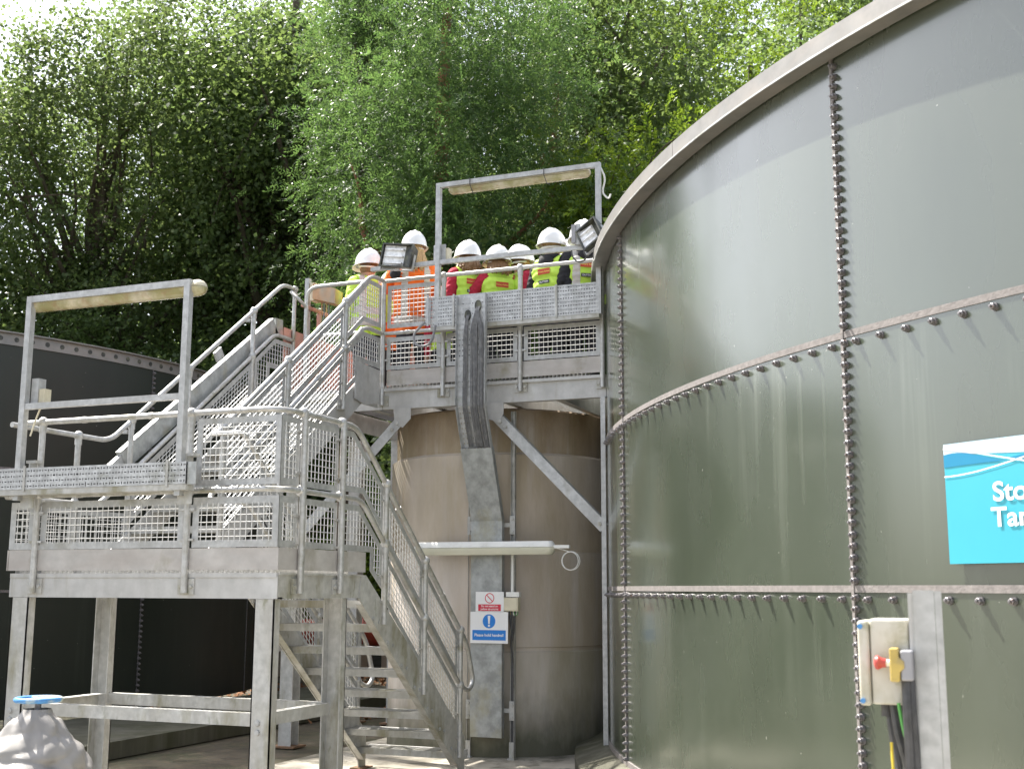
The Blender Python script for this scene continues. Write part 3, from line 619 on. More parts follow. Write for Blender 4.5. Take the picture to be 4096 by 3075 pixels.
rail(gr5, [(-6.735, 10.85, um_+.02), (-6.1, 10.86, um_+.02)], 'mid_rail')
gr6 = thing('guard_rail', (-6.85, 12, ZU), 'salmon coloured railing and kick panel receding behind the upper stairs', 'railing')
rail(gr6, [(-6.85, 10.95, 4.615), (-6.85, 13.4, 4.615)], 'top_rail', .02, .1, 'salmon_tone')
for y in (11.3, 12.3, 13.3): b = MB(); b.box(-6.88, -6.84, y, y+.04, ZU, 4.6); b.build('post', MT['salmon_tone'], gr6)
b = MB(); b.box(-6.93, -6.92, 10.72, 13.4, ZU+.0, 4.33); b.build('kick_panel', MT['salmon_tone'], gr6)
b = MB(); b.box(-6.2, -5.9, 11.75, 12.2, ZU, ZU+.55); b.build('side_cabinet', MT['salmon_tone'], gr6)

# isolator box on its bracket behind the stair head
jb = thing('isolator_box', (-6.7, 11.1, 4.3), 'rust stained cream box on a bracket post at the head of the upper stairs', 'electrical box')
b = MB(); b.box(-6.92, -6.875, 11.1, 11.106, ZU, 4.955); b.box(-6.875, -6.87, 11.1, 11.15, ZU, 4.955); b.build('bracket_post', MT['galv'], jb)
b = MB(); b.obox((-6.69, 11.2, 4.765), (.13, .02, -.035), (-.012, .1, 0), (0, 0, .085)); b.build('enclosure', MT['orange_box'], jb)
b = MB(); b.obox((-6.83, 11.17, 4.8), (.025, 0, 0), (0, .07, 0), (0, 0, .1)); b.build('back_plate', MT['cream_box'], jb)
for i in range(4):
    b = MB(); x = -6.76+i*.03; b.tube(fillet([(x, 11.2, 4.69), (x+.01, 11.19, 4.55), (x-.03, 11.2, 4.3), (x-.02, 11.2, ZU+.05)], .1), .008, 6); b.build('cable', MT['grey_cable' if i % 2 else 'orange_box'], jb, True)

# ================================================================== CABLE TRAYS, FRAMES, LAMPS
def perf_plate(b, O, U, V, L, H, cu=.026, rows=8):
    O, U, V = Vector(O), Vector(U), Vector(V); nu = int(L/cu); cu = L/nu; cv = H/rows
    for j in range(rows):
        for i in range(nu):
            hz = (i+j) % 2 == 0; hw, hh = (.0095, .0034) if hz else (.0036, .0085)
            if random.random() < .015: hh *= 1.8
            c = O+U*(cu*(i+.5))+V*(cv*(j+.5)); a, d = U*cu/2, V*cv/2; p, q = U*hw, V*hh
            b.add([c-a-d, c+a-d, c+a+d, c-a+d, c-p-q, c+p-q, c+p+q, c-p+q], [(0, 1, 5, 4), (1, 2, 6, 5), (2, 3, 7, 6), (3, 0, 4, 7)])
def h_tray(name, x0, x1, y, z0, z1, rows, label, dep=.1):
    t = thing(name, ((x0+x1)/2, y, z0), label, 'cable tray')
    b = MB(); perf_plate(b, (x0, y, z0+.004), (1, 0, 0), (0, 0, 1), x1-x0, z1-z0-.008, .0262, rows)
    b.box(x0, x1, y, y+dep, z1-.004, z1); b.box(x0, x1, y, y+dep, z0, z0+.004); b.build('perforated_plate', MT['tray'], t)
    for k in range(rows//2):
        z = z0+(z1-z0)*(k+.5)/(rows//2); b = MB()
        pts = [(x, y+.06+random.uniform(-.004, .004), z+random.uniform(-.008, .008)) for x in np.linspace(x0+.01, x1-.01, 9)]
        b.tube(pts, (z1-z0)/rows*.85, 8); b.build('cable_backing', MT['black_cable'], t, True)  # black cables, also added as dark backing behind the slots
    b = MB(); b.box(x0, x1, y+.004, y+dep-.002, z0-.04, z0-.001); b.build('underside_lip', MT['galv_mossy'], t)  # lip added below the tray, standing in for its dark underside
    b = MB(); b.box(x0, x1, y+dep-.001, y+dep, z0+.005, z1-.005); b.build('back_cover', MT['tray'], t); return t
tr1 = h_tray('cable_tray', -7.45, -5.135, 6.80, 2.30, 2.455, 4, 'slotted cable tray fixed across the lower landing front')
b = MB(); b.box(-5.13, -5.06, 6.81, 6.818, 2.298, 2.452); b.box(-5.132, -5.128, 6.81, 6.87, 2.298, 2.452); b.build('end_plate', MT['tray_cover'], tr1)
for x in (-6.56, -5.3): b = MB(); b.box(x, x+.02, 6.792, 6.7985, 2.285, 2.47); b.build('clamp', MT['galv_mossy'], tr1)
tr2 = h_tray('cable_tray', -5.2, -3.42, 10.715, 4.195, 4.50, 8, 'deep slotted cable tray along the upper platform front')
b = MB(); b.box(-5.245, -5.19, 10.69, 10.6995, 4.22, 4.48); b.box(-5.225, -5.205, 10.68, 10.6895, 4.2, 4.52); b.build('end_plate', MT['tray'], tr2)
for x in (-4.95, -4.22, -3.86): b = MB(); b.box(x, x+.018, 10.702, 10.7145, 4.18, 4.51); b.build('clamp', MT['galv_mossy'], tr2)
# vertical tray: open part with cables, then covered
vt = thing('cable_tray', (-4.7, 10.9, 0), 'vertical cable tray dropping from the upper platform, lower half under a flat cover', 'cable tray')
def tframe(pts, w0):                    # flanged tray following pts (x centre, y, z)
    b = MB()
    for i in range(len(pts)-1):
        p, q = Vector(pts[i]), Vector(pts[i+1]); d = (q-p).normalized(); nrm = d.cross(Vector((1, 0, 0))).normalized()
        if nrm.y > 0: nrm = -nrm
        perf_plate(b, p-Vector((w0/2, 0, 0)), (1, 0, 0), d, w0, (q-p).length, .034, max(3, int((q-p).length/.05)))
        for s_ in (-1, 1):
            e = Vector((s_*w0/2, 0, 0)); b.add([p+e, q+e, q+e+nrm*.055, p+e+nrm*.055, p+e+Vector((s_*.003, 0, 0)), q+e+Vector((s_*.003, 0, 0)), q+e+nrm*.055+Vector((s_*.003, 0, 0)), p+e+nrm*.055+Vector((s_*.003, 0, 0))], [(0, 1, 2, 3), (7, 6, 5, 4), (3, 2, 6, 7), (0, 4, 5, 1)])
    return b
A0, A1, A2, A3 = (-4.715, 10.67, 4.47), (-4.715, 10.67, 3.37), (-4.69, 11.06, 2.27), (-4.685, 11.06, .2)
b = tframe([A0, A1, A2], .31); b.build('open_tray', MT['tray'], vt)
c0 = Vector(A1).lerp(Vector(A2), .36)
b = MB(); off = Vector((0, -.058, -.01))
for p, q in ((c0, Vector(A2)), (Vector(A2), Vector(A3))):
    d = (q-p).normalized(); nrm = d.cross(Vector((1, 0, 0))).normalized(); nrm = -nrm if nrm.y > 0 else nrm
    h = Vector((.163, 0, 0)); o_ = nrm*.06
    b.obox((p+q)/2+o_, h, nrm*.0015, (q-p)/2)
    for s_ in (-1, 1): b.obox((p+q)/2+h*s_+nrm*.03, (.0015, 0, 0), nrm*.031, (q-p)/2)
b.build('cover', MT['tray_cover'], vt)
for x, z0 in ((-4.765, 4.27), (-4.655, 4.36)):
    b = MB(); b.lathe([(.036, 0), (.036, .004), (0, .004)][::1], (0, 0, 0), 16, (0, 1, 0)); me_v = [Vector((p[0], p[1], p[2]*1.6)) for p in b.v]; b.v = [tuple(v+Vector((x, 10.664, z0))) for v in me_v]; b.build('cable_opening', MT['black_paint'], vt)
k = 0
for x, n_, z0, xo in ((-4.782, 3, 4.25, 0), (-4.69, 5, 4.33, -.03), (-4.612, 3, 4.33, .03)):
    for i in range(n_):
        xx = x+(i-(n_-1)/2)*.0155; b = MB(); x_top = -4.765+(i-1)*.01 if z0 < 4.3 else -4.655+(i-2)*.008
        pts = [(x_top, 10.67, z0+.02), (x_top, 10.645, z0-.02), (xx, 10.64, z0-.2), (xx+random.uniform(-.004, .004), 10.645, 3.9), (xx+random.uniform(-.004, .004), 10.645, 3.36), (xx+.012, c0.y-.03, c0.z)]
        b.tube(fillet(pts, .07, 4), .0078, 7); b.build('cable', MT['tray_cable'], vt, True); k += 1
for x in (-4.895, -4.44):
    b = MB(); b.box(x-.021, x+.021, 11.10, 11.105, 0, 3.35); b.box(x-.021, x-.017, 11.065, 11.0995, 0, 3.35); b.box(x+.017, x+.021, 11.065, 11.0995, 0, 3.35); us = b.build('strut_channel', MT['galv_mossy'], vt)
    for z in (2.22, .45):
        b = MB(); b.box(x-.026, x+.026, 11.055, 11.063, z-.09, z+.09); xe = x+(.1 if x < -4.7 else -.1); b.box(min(x, xe), max(x, xe), 11.0635, 11.075, z-.02, z+.02)
        for q in (-.06, .06): b.lathe([(.015, 0), (.015, -.012), (0, -.012)], (x, 11.055, z+q), 6, (0, 1, 0))
        b.build('strut_bracket', MT['galv_mossy'], us)
    b = MB(); b.box(x-.035, x+.035, 11.03, 11.12, 0, .012); b.box(x-.024, x+.024, 11.05, 11.0545, .012, .16); b.build('strut_foot', MT['galv_mossy'], us)
# sloping duct on the far stair railing
dt = thing('cable_duct', (-7.0, 9.4, 2.7), 'plain steel cable duct sloping up the far side of the upper stairs', 'cable duct')
b = MB(); p, q = Vector((-6.99, 8.36, 2.68)), Vector((-6.99, 10.62, 4.33)); b.bar(p, q, .055, .17, (0, 0, 1)); b.bar(q, (-6.99, 10.76, 4.335), .055, .165, (0, 0, 1)); b.build('cover', MT['tray_cover'], dt)
b = MB(); d = (q-p).normalized(); perf_plate(b, p-d*.28+Vector((.02, 0, .06)), d, (-1, 0, 0), .3, .05, .026, 2); b.bar(p-d*.28, p, .04, .1); b.build('tray_end', MT['tray'], dt)
for y in (8.358, 9.122, 10.119): b = MB(); z = ut(y)-.13; b.box(-7.0, -6.93, y-.02, y+.02, z+.02, z+.05); b.build('bracket', MT['galv'], dt)
b = MB(); b.obox((-6.93, 9.6, 3.83), (.01, 0, 0), (0, .05, .04), (0, -.03, .04)); b.build('joint_plate', MT['galv'], dt)

def bulkhead(name, x0, x1, y, z, r, label, mat, flat=.75):    # long fluorescent fitting with rounded ends
    t = thing(name, ((x0+x1)/2, y, z), label, 'strip light'); n = 14
    def shell(zz0, zz1, rr):
        prof = []; b = MB(); m_ = 7
        xs = [x0+rr*(1-math.cos(PI/2*i/m_)) for i in range(m_+1)]+[x1-rr*(1-math.cos(PI/2*i/m_)) for i in range(m_, -1, -1)]
        vs = []; fs = []
        for i, x in enumerate(xs):
            k_ = math.sin(PI/2*min(i, 2*m_+1-i)/m_)*rr+.001
            for j in range(n):
                a = 2*PI*j/n; vs.append((x, y+k_*math.cos(a), z+max(zz0, min(zz1, k_*flat*math.sin(a)*1.25))))
        for i in range(len(xs)-1):
            for j in range(n): fs.append((i*n+j, i*n+(j+1) % n, (i+1)*n+(j+1) % n, (i+1)*n+j))
        return b.add(vs, fs)
    shell(-r, r*.1, r).build('diffuser', MT[mat], t, True)
    shell(r*.12, r, r*1.02).build('body', MT['white_plastic' if mat == 'lamp_clean' else 'cream_box'], t, True)
    return t
def light_frame(label, xa, xb, y, z0, z1, zr, xr0, tname):
    t = thing('lamp_frame', ((xa+xb)/2, y, z0), label, 'lamp frame'); h = .024
    for x in (xa, xb): b = MB(); b.box(x-h, x+h, y-h, y+h, z0, z1-.0005); b.build('post', MT['galv'], t)
    b = MB(); b.box(xa+h, xb-h, y-h+.002, y+h-.002, z1-2*h, z1); b.build('top_bar', MT['galv'], t)
    b = MB(); b.box(xa+h, xb-h, y-h+.004, y+h-.004, zr-h*.9, zr+h*.9); b.build('cross_bar', MT['galv'], t)
    if xr0 < xa: b = MB(); b.box(xr0, xa-h, y-h+.004, y+h-.004, zr-h*.9, zr+h*.9); b.build('cross_bar', MT['galv'], t)
    return t
fr1 = light_frame('tall square-tube lamp frame standing at the lower landing front', -6.645, -5.22, 6.845, 2.225, 3.75, 2.915, 0, '')
for x in (-6.62, -5.23):
    b = MB(); b.box(x-.02, x+.1, 6.87, 6.876, 2.17, 2.25); b.box(x+.03, x+.04, 6.875, 6.95, 2.3, 2.52); b.box(x+.0, x+.09, 6.877, 6.96, 2.5, 2.52); b.build('bracket', MT['galv_mossy'], fr1)
bulkhead('strip_light', -6.70, -5.12, 6.905, 3.70, .062, 'grimy strip light under the lower lamp frame, its round end sticking out', 'lamp_diffuser')
b1 = thing('switch_box', (-6.54, 6.88, 2.93), 'cream switch box on a plate, left post of the lower lamp frame', 'electrical box')
b = MB(); b.box(-6.615, -6.55, 6.875, 6.88, 2.92, 3.13); b.box(-6.555, -6.55, 6.8805, 6.95, 2.92, 3.13); b.build('plate', MT['galv'], b1)
b = MB(); b.box(-6.5495, -6.495, 6.885, 6.95, 2.93, 3.05); b.build('enclosure', MT['cream_box'], b1)
b = MB(); b.tube(fillet([(-6.53, 6.9, 2.93), (-6.58, 6.9, 2.82), (-6.6, 6.88, 2.7)], .05), .006, 6); b.build('cable', MT['cream_box'], b1, True)
fr2 = light_frame('tall square-tube lamp frame rising above the upper platform rail', -5.135, -3.424, 10.74, 4.19, 5.70, 4.865, -5.9, '')
bulkhead('strip_light', -5.05, -3.52, 10.80, 5.635, .055, 'algae stained strip light hung beneath the upper lamp frame', 'lamp_diffuser')
b = MB(); b.tube(fillet([(-3.41, 10.77, 5.66), (-3.36, 10.78, 5.55), (-3.40, 10.78, 5.4), (-3.33, 10.78, 5.33), (-3.31, 10.78, 5.38)], .06), .009, 7); b.build('cable', MT['white_cable'], fr2, True)
for x in (-4.78, -3.98): b = MB(); b.tube([(x, 10.713, 5.71), (x, 10.712, 5.645), (x+.02, 10.75, 5.56), (x+.03, 10.8, 5.565)], .004, 5); b.build('cable_tie', MT['black_cable'], fr2)
b2 = thing('switch_box', (-5.1, 10.78, 4.9), 'cream switch box on a plate, left post of the upper lamp frame', 'electrical box')
b = MB(); b.box(-5.2, -5.065, 10.77, 10.775, 4.89, 5.06); b.build('plate', MT['galv'], b2)
b = MB(); b.box(-5.062, -5.035, 10.776, 10.85, 4.89, 5.02); b.build('enclosure', MT['cream_box'], b2)
b = MB(); b.tube(fillet([(-5.24, 10.67, 4.24), (-5.37, 10.66, 4.12), (-5.33, 10.66, 3.99), (-5.16, 10.66, 4.0), (-5.12, 10.67, 4.2)], .09), .013, 8); b.build('cable_loop', MT['grey_cable'], tr2, True)

def floodlight(label, c, yaw, roll, pitch, wd, hh):
    t = thing('floodlight', c, label, 'floodlight'); t.rotation_euler = Euler((pitch, roll, yaw), 'ZXY')
    def put(b, name, mat, sm=False): o = link(name, b.mesh(MT[mat], sm, (0, 0, 0), name), t); return o
    d = .15; b = MB()
    b.add([(-wd, 0, -hh), (wd, 0, -hh), (wd, 0, hh), (-wd, 0, hh), (-wd*.8, d, -hh*.8), (wd*.8, d, -hh*.8), (wd*.8, d, hh*.8), (-wd*.8, d, hh*.8)], [(0, 1, 5, 4), (1, 2, 6, 5), (2, 3, 7, 6), (3, 0, 4, 7), (4, 5, 6, 7)]); put(b, 'housing', 'black_paint')
    b = MB(); e = .014
    for a in ((-wd, wd, -hh, -hh+e), (-wd, wd, hh-e, hh), (-wd, -wd+e, -hh+e, hh-e), (wd-e, wd, -hh+e, hh-e)): b.box(a[0], a[1], -.014, .002, a[2], a[3])
    put(b, 'bezel', 'black_paint')
    b = MB(); b.add([(-wd*.92, .02, -hh*.9), (wd*.35, .05, -hh*.9), (wd*.35, .05, hh*.9), (-wd*.92, .02, hh*.9)], [(0, 1, 2, 3)])
    for k in (-1, 0, 1): b.box(-wd*.88, wd*.33, .012, .045, k*hh*.58-.012, k*hh*.58+.004)
    put(b, 'reflector', 'lamp_glass')
    b = MB(); b.add([(wd*.35, .05, -hh*.9), (wd*.93, .012, -hh*.9), (wd*.93, .012, hh*.9), (wd*.35, .05, hh*.9)], [(0, 1, 2, 3)]); put(b, 'side_baffle', 'black_paint')
    b = MB(); b.box(-wd-.012, -wd-.004, .03, .06, -hh*1.15, .02); b.box(wd+.004, wd+.012, .03, .06, -hh*1.15, .02); b.box(-wd-.012, wd+.012, .03, .06, -hh*1.2, -hh*1.15); put(b, 'yoke', 'galv'); return t
floodlight('square floodlight on the upper cross bar, in front of the orange jacket', (-5.568, 10.66, 4.965), R(-6), R(9), R(-4), .187, .125)
floodlight('tilted floodlight on the upper cross bar, beside the big tank', (-3.48, 10.62, 4.955), R(-15), R(-30), R(-8), .125, .125)
b3 = thing('switch_box', (-3.66, 10.7, 4.9), 'blue-grey box on a short post, left of the tilted floodlight', 'electrical box')
b = MB(); b.box(-3.635, -3.595, 10.68, 10.7, 4.88, 5.09); b.build('post', MT['galv'], b3)
b = MB(); b.box(-3.68, -3.636, 10.67, 10.74, 4.9, 5.08); b.build('enclosure', MT['grey_plastic'], b3)
for i, (x, rr) in enumerate(((-3.6, .11), (-3.5, .08))):
    b = MB(); b.tube([(x+rr*math.cos(a)*.8, 10.7, 4.83+rr*math.sin(a)*1.1) for a in np.linspace(PI, 2*PI, 12)], .008, 6); b.build('cable_loop', MT['black_cable'], b3, True)

# wall strip light, junction box and signs on the vertical tray
wl = bulkhead('strip_light', -5.44, -3.95, 10.93, 1.99, .066, 'clean cream strip light crossing the vertical tray', 'lamp_clean', .95)
b = MB(); b.box(-3.955, -3.80, 10.91, 10.95, 1.985, 2.015); b.build('end_bracket', MT['white_plastic'], wl)
b = MB()
for o_ in (0, .012): b.tube([(-3.795+(.08+o_)*math.cos(a), 10.93+o_, 1.865+(.085+o_*.3)*math.sin(a)) for a in np.linspace(0, 2*PI, 26)[:-1]], .0042, 6, closed=True)
b.tube(fillet([(-3.95, 10.93, 1.99), (-3.83, 10.93, 1.96), (-3.8, 10.93, 1.945)], .04), .0045, 6); b.build('cable_ring', MT['white_cable'], wl, True)
for x in (-4.78, -4.6): b = MB(); b.box(x-.01, x+.01, 10.985, 11.0, 1.95, 2.06); b.build('clip', MT['galv'], wl)
jb2 = thing('junction_box', (-4.42, 11.04, 1.39), 'square cream junction box beside the safety signs', 'electrical box')
b = MB(); b.box(-4.503, -4.352, 10.99, 11.054, 1.39, 1.518); b.build('enclosure', MT['cream_box'], jb2)
b = MB(); b.box(-4.495, -4.36, 10.985, 10.989, 1.398, 1.51); b.build('lid', MT['cream_box'], jb2)
b = MB(); b.box(-4.481, -4.345, 11.0, 11.05, 1.525, 1.572); b.build('connector_strip', MT['white_plastic'], jb2)
b = MB(); b.tube([(-4.425, 11.03, 1.573), (-4.425, 11.03, 1.93)], .014, 8); b.build('conduit', MT['white_plastic'], jb2, True)
for i, (dx, mt_) in enumerate(((-.045, 'yellow_cable'), (-.02, 'black_cable'), (0, 'black_cable'), (.02, 'white_cable'), (.04, 'black_cable'), (.03, 'green_cable'))):
    x = -4.43+dx; zz = 1.39; b = MB()
    pts = [(x, 11.02, zz), (x-.005, 11.015, zz-.05), (x*.3-4.43*.7+.01, 11.03, zz-.14-.06*(i % 3)), (-4.45, 11.05, zz-.3), (-4.445+dx*.2, 11.075, .9), (-4.445+dx*.2, 11.08, .02)] if 'black' in mt_ else [(x, 11.02, zz), (x, 11.01, zz-.03), (x+.015, 11.02, zz-.045), (x+.03, 11.03, zz-.03), (x+.03, 11.03, zz)]
    b.tube(fillet(pts, .05, 4), .0075 if 'black' in mt_ else .004, 6); b.build('cable', MT[mt_], jb2, True)

def text_verts(s_, size, align='LEFT', extr=.0):
    cu = bpy.data.curves.new('t', 'FONT'); cu.body = s_; cu.size = size; cu.align_x = align; cu.align_y = 'BOTTOM_BASELINE'; cu.extrude = extr; cu.offset = size*.02
    o = bpy.data.objects.new('t', cu); C.objects.link(o); dg = bpy.context.evaluated_depsgraph_get(); me = bpy.data.meshes.new_from_object(o.evaluated_get(dg))
    vs = [tuple(v.co) for v in me.vertices]; fs = [tuple(p.vertices) for p in me.polygons]
    bpy.data.objects.remove(o); bpy.data.curves.remove(cu); bpy.data.meshes.remove(me); return vs, fs
def flat_text(parent, s_, size, c, mat, nx=(1, 0, 0), align='CENTER'):
    vs, fs = text_verts(s_, size, align); c = Vector(c); X = Vector(nx); b = MB(); b.add([c+X*v[0]+Vector((0, 0, 1))*v[1] for v in vs], fs); return b.build('lettering', MT[mat], parent)
def disc(b, c, r0, r1, y, n=40):
    vs = []; fs = []
    for j in range(n): a = 2*PI*j/n; vs += [(c[0]+r0*math.cos(a), y, c[1]+r0*math.sin(a)), (c[0]+r1*math.cos(a), y, c[1]+r1*math.sin(a))]
    for j in range(n): k = (j+1) % n; fs.append((2*j, 2*j+1, 2*k+1, 2*k))
    b.add(vs, fs)
sg1 = thing('safety_sign', (-4.6465, 10.985, 1.38), 'white sign with red no-entry ring reading Do not stand on yellow structures', 'sign')
ys = 10.984
b = MB(); b.box(-4.795, -4.498, ys, ys+.004, 1.384, 1.573); b.build('plate', MT['sign_white'], sg1)
b = MB(); disc(b, (-4.6465, 1.512), .041, .049, ys-.001); b.obox((-4.6465, ys-.0012, 1.512), (.031, 0, -.031), (0, .0003, 0), (.003, 0, .003)); b.build('prohibition_ring', MT['sign_red'], sg1)
b = MB(); b.box(-4.766, -4.528, ys-.0015, ys-.0002, 1.39, 1.453); b.build('red_band', MT['sign_red'], sg1)
flat_text(sg1, 'Do not stand on', .0265, (-4.6465, ys-.0025, 1.428), 'sign_white'); flat_text(sg1, 'yellow structures', .0265, (-4.6465, ys-.0025, 1.400), 'sign_white')
sg2 = thing('safety_sign', (-4.647, 10.98, 1.085), 'white and blue sign with exclamation mark reading Please hold handrail', 'sign')
ys = 10.975
b = MB(); b.box(-4.845, -4.449, ys, ys+.004, 1.083, 1.382); b.build('plate', MT['sign_white'], sg2)
b = MB(); disc(b, (-4.647, 1.292), 0, .067, ys-.001); b.build('blue_disc', MT['sign_blue'], sg2)
b = MB(); b.add([(-4.661, ys-.002, 1.345), (-4.633, ys-.002, 1.345), (-4.639, ys-.002, 1.268), (-4.655, ys-.002, 1.268)], [(0, 3, 2, 1)]); disc(b, (-4.647, 1.250), 0, .0115, ys-.002, 20); b.build('exclamation_mark', MT['sign_white'], sg2)
b = MB(); b.box(-4.822, -4.472, ys-.0015, ys-.0002, 1.112, 1.208); b.build('blue_band', MT['sign_blue'], sg2)
flat_text(sg2, 'Please hold handrail', .038, (-4.647, ys-.0025, 1.148), 'sign_white')

# big sign on the tank, bent to its surface
sgn = thing('tank_sign', tuple(tp(-129.8, TR, 1.73)), 'bright cyan sign with white lettering on the green tank', 'sign')
A0s = -129.81
def sp(x, z, k): return tp(A0s+math.degrees(x/TR), TR+.03+.0012*k, z)
def bent(pts, mat, name, k):
    b = MB(); b.add([sp(x, z, k) for x, z in pts], [tuple(range(len(pts)))]); return b.build(name, MT[mat], sgn)
def strip(top, bot, mat, name, k, n=24):
    b = MB(); xs = np.linspace(top[0][0], top[-1][0], n+1); f = lambda P, x: float(np.interp(x, [p[0] for p in P], [p[1] for p in P]))
    vs = []; [vs.extend((sp(x, f(bot, x), k), sp(x, f(top, x), k))) for x in xs]
    b.add(vs, [(2*i, 2*i+2, 2*i+3, 2*i+1) for i in range(n)]); return b.build(name, MT[mat], sgn)
def sm(P): # smooth curve through points
    xs = np.linspace(P[0][0], P[-1][0], 30); px = [p[0] for p in P]; pz = [p[1] for p in P]; co = np.polyfit(px, pz, min(3, len(P)-1)); return [(x, float(np.polyval(co, x))) for x in xs]
WS = .92
patch(A0s, A0s+math.degrees(WS/TR), 1.728, 2.316, TR+.03, 16, .004).build('plate', MT['sign_cyan'], sgn)
top1 = sm([(0, 2.262), (.12, 2.262), (.28, 2.244), (.5, 2.236), (.92, 2.25)])
strip([(0, 2.315), (WS, 2.315)], top1, 'sign_pale', 'pale_band', 1)
strip(sm([(0, 2.262), (.1, 2.266), (.22, 2.242), (.36, 2.205)]), sm([(0, 2.2), (.12, 2.203), (.24, 2.205), (.36, 2.205)]), 'sign_teal', 'wave', 2)
strip(sm([(.36, 2.215), (.5, 2.232), (.7, 2.25), (.92, 2.235)]), sm([(.36, 2.213), (.5, 2.205), (.7, 2.2), (.92, 2.2)]), 'sign_teal', 'wave', 2)
for P in ([(0, 2.288), (.12, 2.286), (.3, 2.222), (.55, 2.185), (.92, 2.18)], [(0, 2.155), (.18, 2.165), (.35, 2.192), (.6, 2.24), (.92, 2.27)]):
    c = sm(P); strip([(x, z+.0035) for x, z in c], [(x, z-.0035) for x, z in c], 'sign_white', 'line', 3)
for s_, x, z in (('Storage', .262, 2.020), ('Tank', .248, 1.900)):
    vs, fs = text_verts(s_, .128); b = MB(); b.add([sp(x+.018+v[0]*1.12, z+v[1], 4) for v in vs], fs); b.build('lettering', MT['sign_white'], sgn)

# ================================================================== NEAR THINGS
cp = thing('control_post', (-.21, 3.75, 0), 'galvanised channel post close to the camera, bottom right', 'post')
b = MB(); b.box(-.247, -.188, 3.745, 3.749, 0, 1.6); b.box(-.187, -.168, 3.747, 3.751, 0, 1.598); b.box(-.251, -.2475, 3.747, 3.80, 0, 1.592); b.box(-.186, -.182, 3.7515, 3.80, 0, 1.596); b.build('channel', MT['galv'], cp)
b = MB(); b.box(-.262, -.2515, 3.752, 3.80, 1.13, 1.592); b.build('side_strip', MT['galv_beam'], cp)
cb = thing('control_box', (-.33, 3.78, 1.27), 'weathered white control box on the near post', 'electrical box')
b = MB(); b.box(-.374, -.264, 3.76, 3.9, 1.272, 1.517); o = b.build('enclosure', MT['box_weathered'], cb)
bv = o.modifiers.new('b', 'BEVEL'); bv.width = .008; bv.segments = 3
b = MB(); b.box(-.409, -.376, 3.752, 3.908, 1.268, 1.512); o = b.build('lid', MT['box_weathered'], cb); bv = o.modifiers.new('b', 'BEVEL'); bv.width = .01; bv.segments = 3
for z in (1.495, 1.282): b = MB(); b.lathe([(.008, 0), (.008, .006), (0, .006)], (-.400, 3.752, z), 8, (0, -1, 0)); b.build('screw', MT['wheel_blue'], cb)
es = thing('emergency_stop', (-.3, 3.72, 1.34), 'yellow emergency stop unit with red mushroom button', 'button')
b = MB(); b.box(-.287, -.2525, 3.70, 3.76, 1.345, 1.43); o = b.build('back_box', MT['grey_plastic'], es); bv = o.modifiers.new('b', 'BEVEL'); bv.width = .006; bv.segments = 3
b = MB(); b.prism([(-.316, 3.695, 1.342), (-.316, 3.695, 1.436), (-.292, 3.695, 1.436), (-.29, 3.695, 1.41), (-.276, 3.695, 1.40), (-.276, 3.695, 1.38), (-.288, 3.695, 1.37), (-.29, 3.695, 1.342)], (0, .068, 0)); o = b.build('front_cover', MT['estop_yellow'], es); bv = o.modifiers.new('b', 'BEVEL'); bv.width = .004; bv.segments = 2
b = MB(); b.lathe([(.01, 0), (.01, .014)], (-.316, 3.73, 1.393), 14, (-1, 0, 0)); b.build('collar', MT['sign_white'], es, True)
b = MB(); b.lathe([(.013, .0125), (.014, .022), (.018, .03), (.021, .034), (.019, .042), (.01, .046), (0, .047)], (-.316, 3.73, 1.393), 20, (-1, 0, 0)); b.build('button', MT['estop_red'], es, True)
for i, (x, y, z0, dx, mt_, rr) in enumerate(((-.335, 3.83, 1.27, .03, 'black_cable', .012), (-.32, 3.80, 1.27, .05, 'black_cable', .012), (-.275, 3.73, 1.345, -.0, 'black_cable', .014), (-.265, 3.74, 1.345, .005, 'black_cable', .014), (-.30, 3.74, 1.28, .055, 'green_cable', .005), (-.283, 3.735, 1.2, .02, 'estop_yellow', .004), (-.325, 3.74, 1.17, .012, 'yellow_cable', .004))):
    b = MB(); b.tube(fillet([(x, y, z0), (x+dx*.2, y-.01, z0-.08), (x+dx*.8, y, z0-.2), (x+dx, y+.01, .0)], .08), rr, 8); b.build('cable', MT[mt_], cb if i in (0, 1, 4, 5, 6) else es, True)
for x in (-.34, -.31): b = MB(); b.tube([(x, 3.82, 1.272), (x, 3.82, 1.235)], .017, 10); b.build('gland', MT['black_cable'], cb, True)

# wrapped valve with hand wheel
vl = thing('wrapped_valve', (-4.5, 4.87, 0), 'valve wrapped in a pale grey quilted jacket, bottom left corner', 'valve')
b = MB(); prof = [(.062, 1.005), (.07, .985), (.1, .955), (.128, .92), (.15, .88), (.18, .85), (.215, .81), (.235, .77), (.262, .73), (.285, .69), (.295, .62), (.3, .5), (.31, .35), (.27, .2), (.16, .1), (.13, 0)]
n = 96; vs = []; fs = []; zz = np.linspace(1.005, 0, 64); prof = [(float(np.interp(-z, [-p[1] for p in prof], [p[0] for p in prof])), float(z)) for z in zz]
for i, (r, z) in enumerate(prof):
    for j in range(n):
        a = 2*PI*j/n; f = 1+.05*math.sin(3*a+z*9)+.04*math.sin(7*a-z*23)*(1-abs(z-.6))+.03*math.sin(2*a+z*31)+.02*math.sin(13*a+z*12)-(.0 if z > .96 else 1)*(.085*max(0, math.sin(2.2*a+z*44+1.2*math.sin(3*a)))**4+.06*max(0, math.sin(5*a-z*60))**5)
        vs.append((-4.5+r*f*math.cos(a)*1.08-.04*(1-z), 4.87+r*f*math.sin(a), z+.02*math.sin(2*a+z*7)*(1 if z < .95 else 0)))
